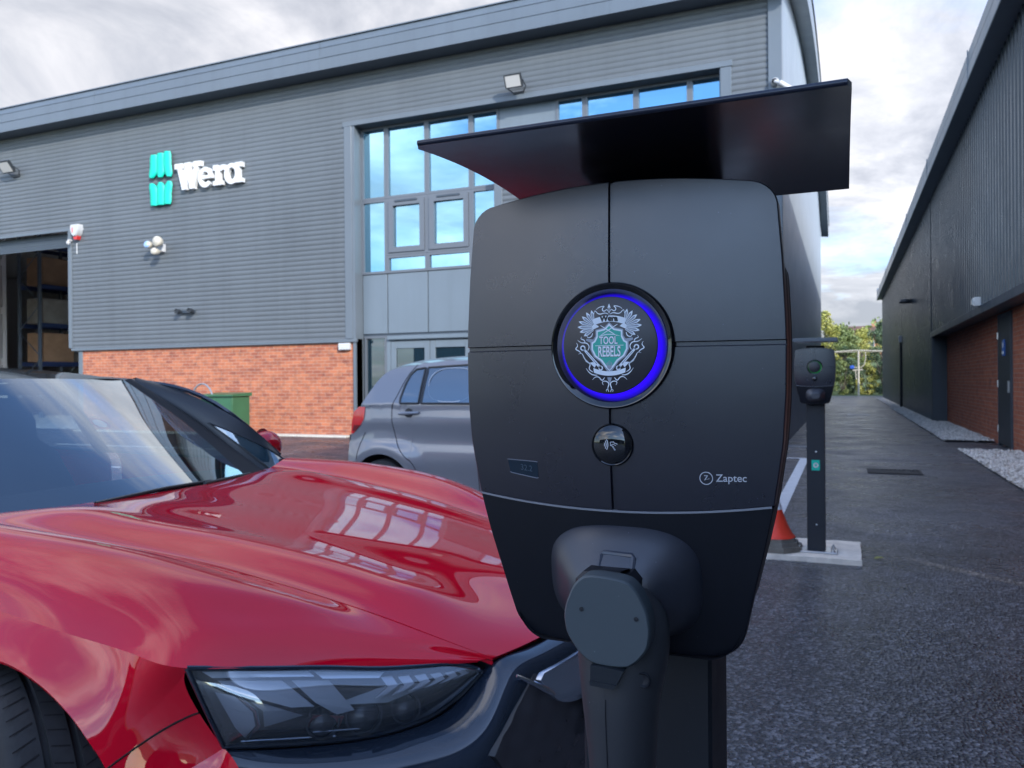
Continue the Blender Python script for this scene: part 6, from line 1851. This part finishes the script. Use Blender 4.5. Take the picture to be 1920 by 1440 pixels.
# side view outline, u from the tail (0) to the nose (3.6)
def h_top(u):     # silhouette of the centre line
    return spl(u, [.0, .10, .22, .36, .50, .85, 1.25, 1.7, 2.1, 2.45, 2.75, 3.1, 3.4, 3.6], [.80, .98, 1.20, 1.44, 1.525, 1.57, 1.585, 1.575, 1.52, 1.35, 1.13, 1.03, .94, .70])
def h_v(u, w):
    """half width of the body at a point of the side view"""
    pl_ = HW2*(1-0.10*max(0, (.35-u)/.35)**2-0.16*max(0, (u-2.9)/.7)**2)
    if w > 1.09: pl_ -= (w-1.09)*.36+ (w-1.09)**2*.25
    elif w > .95: pl_ -= 0.012*((w-.95)/.14)
    if w < .93: pl_ -= .028*math.sin(min(1, (.93-w)/.22)*math.pi/2)*(1-min(1, abs(u-.42)/.55)**2*0.0) - .018*math.sin(min(1, max(0, (.75-w)/.3))*math.pi)
    # flares over the arches
    for uc in (.42, 2.845):
        d_ = math.hypot(u-uc, w-.29); pl_ += .030*max(0, 1-abs(d_-.40)/.16)
    if w < .45: pl_ -= (.45-w)*.12
    return pl_
def h_bot(u):
    z = .20 if u > .2 else .20+.30*((.2-u)/.2)
    if u > 3.4: z = .22
    for uc in (.42, 2.845):
        d_ = abs(u-uc)
        if d_ < .335: z = max(z, .29+math.sqrt(.335**2-d_*d_))
    return z
def h_edge(u):   # top of the side: gutter line / bonnet edge
    return spl(u, [0, .10, .24, .38, .55, .81, 1.35, 1.75, 2.15, 2.5, 2.8, 3.2, 3.6], [.72, .93, 1.17, 1.38, 1.455, 1.495, 1.52, 1.50, 1.42, 1.22, 1.06, .98, .68])
uq = np.unique(np.concatenate([np.linspace(-.0, .06, 6), np.linspace(.06, .80, 64), np.linspace(.8, 2.45, 50), np.linspace(2.45, 3.25, 60), np.linspace(3.25, 3.6, 14)]))
S_ = [[(u, h_v(u, w), w) for w in h_edge(u)+(h_bot(u)-h_edge(u))*np.linspace(0, 1, 40)] for u in uq]
S_ = np.array(S_)
for s in (1, -1):
    fx = (lambda P: np.array(P)) if s > 0 else mir
    g = MB(); g.grid(fx(S_), flip=s < 0)
    arch_pts = None
    build('body_side', g, M_GREYP, HC, local=True, sharp=60)
    for uc in (.42, 2.845):
        g = MB(); A_ = np.linspace(R(-15), R(195), 26)
        g.grid([[(uc+.335*math.cos(a), s*h_v(uc+.335*math.cos(a), max(.22, .29+.335*math.sin(a))), .29+.335*math.sin(a)), (uc+.34*math.cos(a), s*.45, .29+.34*math.sin(a))] for a in A_])
        c0 = [(uc+.34*math.cos(a), s*.45, .29+.34*math.sin(a)) for a in A_]; g.add(c0, [list(range(len(c0)))], 0, False)
        build('arch_liner', g, M_BPLAST, HC, local=True)
Ct = []
for u in uq:
    e = h_edge(u); ve = h_v(u, e); t = h_top(u)
    Ct.append([(u, ve*f, e+(t-e)*(1-abs(f)**2.6)) for f in np.linspace(-1, 1, 23)])
g = MB(); g.grid(np.array(Ct)); build('roof_and_bonnet', g, M_GREYP, HC, local=True, sharp=50)
g = MB()
tl = [[(-0.0-.035*math.cos(f*math.pi/2)*k, f*h_v(0.0, w)*.995, w) for f in np.linspace(-1, 1, 21)] for w, k in ((.80, .2), (.72, .9), (.62, 1.3), (.45, 1.2), (.26, .5))]
g.grid(np.array(tl), flip=True); build('rear_bumper', g, M_GREYP, HC, local=True)
g = MB(); nsg = [[(3.6+.05*math.cos(f*math.pi/2)*k, f*h_v(3.6, w)*.99, w) for f in np.linspace(-1, 1, 15)] for w, k in ((.70, .2), (.55, 1), (.22, .8))]; g.grid(np.array(nsg)); build('front_bumper', g, M_GREYP, HC, local=True)
def hpatch(pts, off, n=6):
    """outline in the side view laid on the near flank"""
    dn = []
    for i in range(len(pts)):
        a, b = np.array(pts[i], float), np.array(pts[(i+1) % len(pts)], float)
        for k in range(n): dn.append(a+(b-a)*k/n)
    return [np.array((u, -(h_v(u, w)+off), w)) for u, w in dn]
def hgrid(u0f, u1f, w0, w1, off, nu=14, nw=12):
    return np.array([[(u, -(h_v(u, w)+off), w) for u in np.linspace(u0f(w), u1f(w), nu)] for w in np.linspace(w0, w1, nw)])
M_HGLASS = glass_mat('hatch glass', (.35, .42, .44), 1.6, .35, (.06, .09, .12), 0, 2.6, .10)
for s in (1, -1):
    def fin2(g):
        if s > 0: g.v = [(x, -y, z) for x, y, z in g.v]
        return g
    lf = lambda w: float(np.interp(w, [1.11, 1.16, 1.30, 1.40, 1.44], [.645, .640, .665, .705, .755])); tp = lambda u: float(np.interp(u, [.72, .86, 1.38, 1.9], [1.435, 1.455, 1.478, 1.46]))
    def win(ua, ub, off):
        P = []
        for f in np.linspace(0, 1, 14):
            row = []
            for q in np.linspace(0, 1, 14):
                w0 = 1.115; uu_ = (ua(w0+.32*f) if callable(ua) else ua); u = uu_+((ub(w0+.33*f) if callable(ub) else ub)-uu_)*q
                w = w0+(tp(u)-w0)*f; row.append((u, -(h_v(u, w)+off), w))
            P.append(row)
        return np.array(P)
    for ua, ub in ((lf, .845), (.875, 1.42), (1.50, lambda w: 2.28-(w-1.115)*1.05)):
        P = win(ua, ub, .006); g = MB(); g.grid(P); wp = build('side_window', fin2(g), M_HGLASS, HC, local=True)
        g = MB(); g.tube(rim_of([list(r) for r in P])+[P[0][0]], .011, 6, caps=False); build('seal', fin2(g), M_BPLAST, wp, local=True)
    # shut lines of the doors
    for L in ([(.745, 1.485), (.66, 1.36), (.60, 1.20), (.56, 1.10), (.555, .96), (.585, .80), (.63, .69), (.71, .60), (.79, .53), (.86, .36), (.90, .25)], [(1.47, 1.51), (1.46, 1.1), (1.45, .8), (1.46, .25)], [(2.40, 1.20), (2.38, .95), (2.36, .6), (2.34, .25)], [(.24, .83), (.18, .72), (.14, .57)]):
        q = nspline(np.arange(len(L)), A3(L), np.linspace(0, len(L)-1, 40)); g = MB(); g.tube([(u, -(h_v(u, w)+.0005), w) for u, w in q], .0038, 5); build('shut_line', fin2(g), M_GAP, HC, local=True)
    for hu, hw_ in ((.74, 1.020), (1.62, 1.025)):
        g = MB(); g.lathe([(0.001, -.004), (.045, -.002), (.05, .004)], (hu, -(h_v(hu, hw_)+.001), hw_), 'y', 20); cup = build('handle_cup', fin2(g), M_BPLAST, HC, local=True)
        g = MB(); g.tube([(hu-.105, -(h_v(hu, hw_)+.010), hw_-.004), (hu-.06, -(h_v(hu, hw_)+.03), hw_), (hu+.06, -(h_v(hu, hw_)+.03), hw_+.004), (hu+.11, -(h_v(hu, hw_)+.012), hw_+.006)], [.012, .017, .017, .012], 8); build('handle', fin2(g), M_GREYP, cup, local=True)
    # tail lamp wrapping the corner
    P = [[(u, -(h_v(max(u, 0.0), w)+.006), w) for u in np.linspace(a, b, 8)] for w, a, b in ((1.08, .165, .245), (1.03, .10, .245), (.955, .075, .235), (.90, .06, .185), (.84, .045, .11), (.815, .04, .07))]
    g = MB(); g.grid(np.array(P)); g.grid([[p, (p[0]+.01, p[1]*.86, p[2])] for p in [np.array(r_[0]) for r_ in P]]); tlm = build('tail_light', fin2(g), M_REDL, HC, local=True)
    g = MB(); g.grid([[np.array(p)+A3((0, -.002, 0)) for p in r_[2:]] for r_ in P[3:5]]); build('lower_lens', fin2(g), pbr('tail lamp dark red', (.22, .004, .008), .15, 0, .5), tlm, local=True)
    wheel(HC, .42, s*.70, s, 0, .285, .165, .185); wheel(HC, 2.845, s*.70, s, 0, .285, .165, .185)
    g = MB(); sq = nspline(np.arange(5), A3([(.74, .01, .01), (.79, .05, .05), (.87, .06, .065), (.93, .045, .05), (.955, .004, .004)]), np.linspace(0, 4, 14))
    g.grid([[(2.20+ru*math.cos(a), -v, 1.12+rz*math.sin(a)) for a in np.linspace(0, 2*math.pi, 17)[:-1]] for v, ru, rz in sq], closed_v=True); build('door_mirror', fin2(g), M_GREYP, HC, local=True)
    # head lamp
    g = MB(); g.grid([[(u, -(h_v(u, w)+.005), w) for u in np.linspace(3.2, 3.58, 8)] for w in np.linspace(.72, .86, 5)]); build('headlight', fin2(g), M_CHROME, HC, local=True)
# windscreen and tailgate glass as sheets proud of the shell
def topp(u, f, off):
    e = h_edge(u); t = h_top(u); return (u, h_v(u, e)*f, e+(t-e)*(1-abs(f)**2.6)+off)
g = MB(); g.grid([[topp(u, f, .008) for f in np.linspace(-.86, .86, 15)] for u in np.linspace(2.12, 2.72, 12)]); build('windscreen', g, M_HGLASS, HC, local=True)
g = MB(); g.grid([[(lambda p: (p[0]-.012, p[1], p[2]))(topp(u, f, .004)) for f in np.linspace(-.82, .82, 15)] for u in np.linspace(.20, .38, 8)]); build('rear_window', g, M_HGLASS, HC, local=True)
g = MB(); g.grid([[topp(.36-.09*k, f, .012+.012*(1-k)) for f in np.linspace(-.85, .85, 15)] for k in (0, .5, 1)]); g.grid([[(lambda p: (p[0], p[1], p[2]-.02))(topp(.36-.09*k, f, .012+.012*(1-k))) for f in np.linspace(-.85, .85, 15)] for k in (0, 1)]); build('roof_spoiler', g, M_GREYP, HC, local=True)
g = MB(); g.lathe([(.022, 0), (.018, .02), (0, .022)], (1.9, 0, 1.565), 'z', 12); g.tube([(1.9, 0, 1.58), (1.75, 0, 1.80)], .005, 6); build('aerial', g, M_BPLAST, HC, local=True)
# round sun blind behind the rear door glass: pale ring
g = MB(); A_ = np.linspace(0, 2*math.pi, 41)
g.grid([[(1.16+.245*math.copysign(abs(math.cos(a))**.75, math.cos(a)), -(h_v(1.16, 1.29+.16*math.sin(a))+.008), 1.29+r_*math.copysign(abs(math.sin(a))**.75, math.sin(a))) if r_ > .16 else (1.16+.237*math.copysign(abs(math.cos(a))**.75, math.cos(a)), -(h_v(1.16, 1.29+.153*math.sin(a))+.008), 1.29+r_*math.copysign(abs(math.sin(a))**.75, math.sin(a))) for r_ in (.155, .163)] for a in A_])
build('sun_blind', g, pbr('sun blind', (.45, .47, .5), .5), HC, local=True)
g = MB(); g.box(.5, 2.9, -.70, .70, .24, .28); g.cbox(1.0, 1.15, -.60, .60, .5, 1.12, .04); g.cbox(1.75, 1.9, -.58, -.1, .5, 1.15, .04); g.cbox(1.75, 1.9, .1, .58, .5, 1.15, .04)
build('seats', g, M_SEAT, HC, local=True)
# ================================================================ beyond the lane: trees, pole, house
def leaf_mat(name, c1, c2, c3):
    m, nt, b = new_mat(name)
    v = tex_co(nt)
    nt.links.new(ramp(nt, noise(nt, v, 1.3, 5, 0.7), [(0.30, c1), (0.5, c2), (0.70, c3)]), b.inputs['Base Color'])
    b.inputs['Roughness'].default_value = 0.6
    b.inputs['Subsurface Weight'].default_value = 0.0
    return m
M_LF = [leaf_mat('leaves yellow green', (0.163, 0.188, 0.044), (0.300, 0.300, 0.062), (0.475, 0.413, 0.100)),
        leaf_mat('leaves mid green', (0.088, 0.125, 0.037), (0.150, 0.194, 0.056), (0.237, 0.263, 0.081)),
        leaf_mat('leaves dark green', (0.044, 0.075, 0.037), (0.069, 0.112, 0.053), (0.106, 0.156, 0.069))]
M_BARK = pbr('bark', (0.10, 0.085, 0.065), 0.9, vary=(6, 0.3))
rt = np.random.default_rng(11)
def tree(x, y, h, w, kind, label, cat='tree', name='tree', n=2400, leaf=0.17, trunk=True, z0=None, grp='trees beyond the end of the lane'):
    z = hill(x, y)-0.03 if z0 is None else z0
    T = thing(name, label, cat, (x, y, z), grp)
    g = MB(); top = h*0.78
    if trunk:
        g.tube([(x, y, z), (x+.05*h*.1, y, z+h*.25), (x-.02*h*.3, y+.05, z+h*.5), (x, y, z+top)], [h*.022+.03, h*.018+.02, h*.012+.015, .02], 8)
        for k in range(9):
            a = rt.uniform(0, 6.28); b0 = z+h*rt.uniform(.18, .6); L = w*rt.uniform(.5, .9)
            g.tube([(x, y, b0), (x+math.cos(a)*L*.5, y+math.sin(a)*L*.5, b0+h*.10), (x+math.cos(a)*L, y+math.sin(a)*L, b0+h*.22)], [.035+.008*h, .02+.004*h, .012], 6)
    else:
        for k in range(8):
            a = rt.uniform(0, 6.28); g.tube([(x, y, z), (x+math.cos(a)*w*.4, y+math.sin(a)*w*.4, z+h*.5), (x+math.cos(a)*w*.7, y+math.sin(a)*w*.7, z+h*.85)], [.03, .02, .01], 5)
    build('trunk', g, M_BARK, T)
    # crown: clumps of leaf faces around random sub-centres
    cl = []
    lo = .20 if trunk else .02
    for k in range(26):
        a = rt.uniform(0, 6.28); f = rt.uniform(lo, .98); rr = w*(math.sin(math.pi*min(1, max(.08, (f-lo+.10)/(1.08-lo))))**.7)*rt.uniform(.30, .95)
        cl.append((x+math.cos(a)*rr, y+math.sin(a)*rr, z+h*f, w*rt.uniform(.20, .42)))
    vs, fs = [], []
    for i in range(int(n*2.2)):
        c = cl[rt.integers(len(cl))]; d = rt.normal(size=3); d /= np.linalg.norm(d); r_ = c[3]*rt.uniform(.45, 1.0)
        p = np.array(c[:3])+d*r_*A3((1, 1, .75))
        if p[2] < z+.05: continue
        u = rt.normal(size=3); u /= np.linalg.norm(u); nn = d+rt.normal(size=3)*.6; v_ = np.cross(nn, u); v_ /= np.linalg.norm(v_)+1e-9
        s = leaf*.85*rt.uniform(.6, 1.3); o = len(vs)
        vs += [p-u*s*.5, p+v_*s*.32, p+u*s*.5, p-v_*s*.32]; fs.append((o, o+1, o+2, o+3))
    g = MB(); g.add(vs, fs, 0, False)
    build('crown', g, M_LF[kind], T, sharp=0)
tree(-1.6, 78, 7.0, 2.3, 0, 'tall yellow-green tree left of the lane end, its crown against the sky', n=4200, leaf=.22)
tree(0.2, 74, 5.0, 2.0, 1, 'rounded mid-green tree behind the pole at the lane end', n=3600, leaf=.2)
tree(1.5, 82, 5.5, 1.8, 0, 'slender yellowing tree standing between pole and dark conifer', n=3000, leaf=.2)
tree(2.9, 70.5, 5.9, 1.7, 2, 'dense dark green tree at the corner of the right-hand unit', n=4200, leaf=.18)
tree(-3.2, 73, 5.0, 2.0, 1, 'bushy green tree mostly behind the grey unit and far charger', n=2600, leaf=.2)
tree(4.6, 76, 6.8, 2.4, 0, 'yellow-green tree half hidden by the dark unit', n=2200, leaf=.22)
tree(-0.5, 95, 5.6, 2.6, 1, 'tall green tree on the slope below the brick house', n=3200, leaf=.26)
for i, (x, y, h, w, k, lab) in enumerate([(-1.4, 66.5, 2.2, .95, 1, 'low green bush leftmost along the verge at the lane end'), (-0.1, 67.2, 2.6, 1.0, 1, 'green bush second from left along the far verge'), (1.7, 67.0, 2.4, .95, 0, 'yellowish bush just right of the pale pole'), (2.9, 66.5, 2.7, .9, 2, 'dark bush against the corner of the right-hand unit'), (0.7, 69.0, 3.0, 1.0, 2, 'dark bush directly behind the pale pole')]):
    tree(x, y, h, w, k, lab, 'bush', 'bush', 1700, .15, False, grp='bushes along the verge')
def far_trees():
    """wooded slope far behind: one mass"""
    g = MB()
    for i in range(9000):
        x = rt.uniform(-60, 80); y = rt.uniform(118, 175)
        z = hill(x, y)+rt.uniform(0, 1)**.7*(4.2+2.2*math.sin(x*.35)+1.5*math.sin(x*.9+2)); s = rt.uniform(.35, .9)
        u = rt.normal(size=3); u /= np.linalg.norm(u); v_ = np.cross(rt.normal(size=3), u); v_ /= np.linalg.norm(v_)
        p = A3((x, y, z)); g.add([p-u*s*.5, p+v_*s*.4, p+u*s*.5, p-v_*s*.4], [(0, 1, 2, 3)], 0, False)
    o = build('distant_woodland', g, M_LF[1], None, sharp=0); o['kind'] = 'stuff'
far_trees()
# pole with crossarms, cable run and a blue box
t = thing('utility_pole', 'pale wooden pole with crossarms and blue box before the trees', 'pole', (1.02, 65.2, 0.0))
M_PALE = pbr('weathered pale wood', (0.46, 0.42, 0.34), 0.8, vary=(5, .2))
pz = hill(1.02, 65.2)-.05
g = MB(); g.tube([(1.02, 65.2, pz), (1.02, 65.2, 3.35)], [.075, .06], 10); build('post', g, M_PALE, t)
g = MB(); g.tube([(.62, 65.2, 1.88), (1.32, 65.2, 1.92)], .055, 8); build('crossarm', g, M_PALE, t)
g = MB(); g.cbox(.42, .72, 65.05, 65.35, 2.0, 2.24, .03); build('box', g, pbr('box blue', (.03, .10, .45), .4), t)
g = MB(); g.tube([(.72, 65.2, 2.1), (1.2, 65.2, 2.08), (1.42, 65.2, 2.3), (1.52, 65.2, 2.8), (1.50, 65.2, 3.3)], .03, 8); build('conduit', g, M_PALE, t)
g = MB(); g.tube([(.80, 65.15, 1.85), (.86, 65.15, 1.2)], .03, 6); build('drop_cable', g, M_PALE, t)
t = thing('overhead_cable', 'pale cable run stretched across the lane end on top of the pole', 'cable', (1.0, 65.2, 3.3))
g = MB(); X_ = np.linspace(-6, 6.2, 40); g.tube([(x, 65.2, 3.36+.03*math.sin(x*1.7)-.012*abs(x-1)) for x in X_], .045, 8); g.tube([(x, 65.23, 3.28-.02*abs(x-1)) for x in X_], .02, 6); build('cable', g, M_PALE, t)
# brick house on the slope
t = thing('brick_house', 'small brick house with brown roof above the far trees', 'house', (1.2, 146, 0))
hx, hy = 0.4, 150; hz = hill(hx, hy)
M_HBR = brick_mat('house brick', 'x', (.46, .20, .10), (.36, .15, .08), (.45, .36, .28))
bz = 8.7
g = MB(); g.box(0.1, 6.2, 150, 158, hz-.2, bz); g.prism([(150, bz), (158, bz), (154, bz+1.8)], lambda a, b, d: (d, a, b), 0.15, 6.15); build('wall', g, M_HBR, t)
M_RT = pbr('brown roof tile', (.13, .07, .055), .8, vary=(3, .2))
g = MB(); 
for s in (0, 1):
    ya, yb = (149.6, 154) if s == 0 else (158.4, 154)
    g.add([(-.1, ya, bz-.2), (6.4, ya, bz-.2), (6.4, yb, bz+1.85), (-.1, yb, bz+1.85), (-.1, ya, bz-.05), (6.4, ya, bz-.05), (6.4, yb, bz+2.0), (-.1, yb, bz+2.0)], [(0, 1, 2, 3), (4, 5, 6, 7), (0, 1, 5, 4), (1, 2, 6, 5), (3, 0, 4, 7)], 0, False)
rf = build('roof', g, M_RT, t)
g = MB(); g.box(4.6, 5.3, 153.6, 154.4, bz+1.6, bz+2.9); build('chimney', g, M_HBR, rf)
for x in (.7, 3.6):
    g = MB(); g.box(x, x+1.3, 149.93, 150.02, bz-2.0, bz-.8); w_ = build('window', g, M_WPL, t)
    g = MB(); g.box(x+.1, x+1.2, 149.915, 149.935, bz-1.9, bz-.9); build('pane', g, M_DGLASS, w_)
# a yellow leaf on the wet tarmac
g = MB(); lx, ly = 0.206, 5.76
g.grid([[(lx+.035*math.cos(.5)*a-.5*w_*.02*b, ly+.035*math.sin(.5)*a+w_*.02*b, .006+.006*abs(b)*(1-a*a)+.003*a) for b in (-1, 0, 1)] for a, w_ in ((-1, .05), (-.5, .8), (0, 1), (.5, .7), (1, .05))])
tag(build('fallen_leaf', g, M_LF[0], None, sharp=0), 'small yellow leaf lying on the tarmac right of the concrete pad', 'leaf')
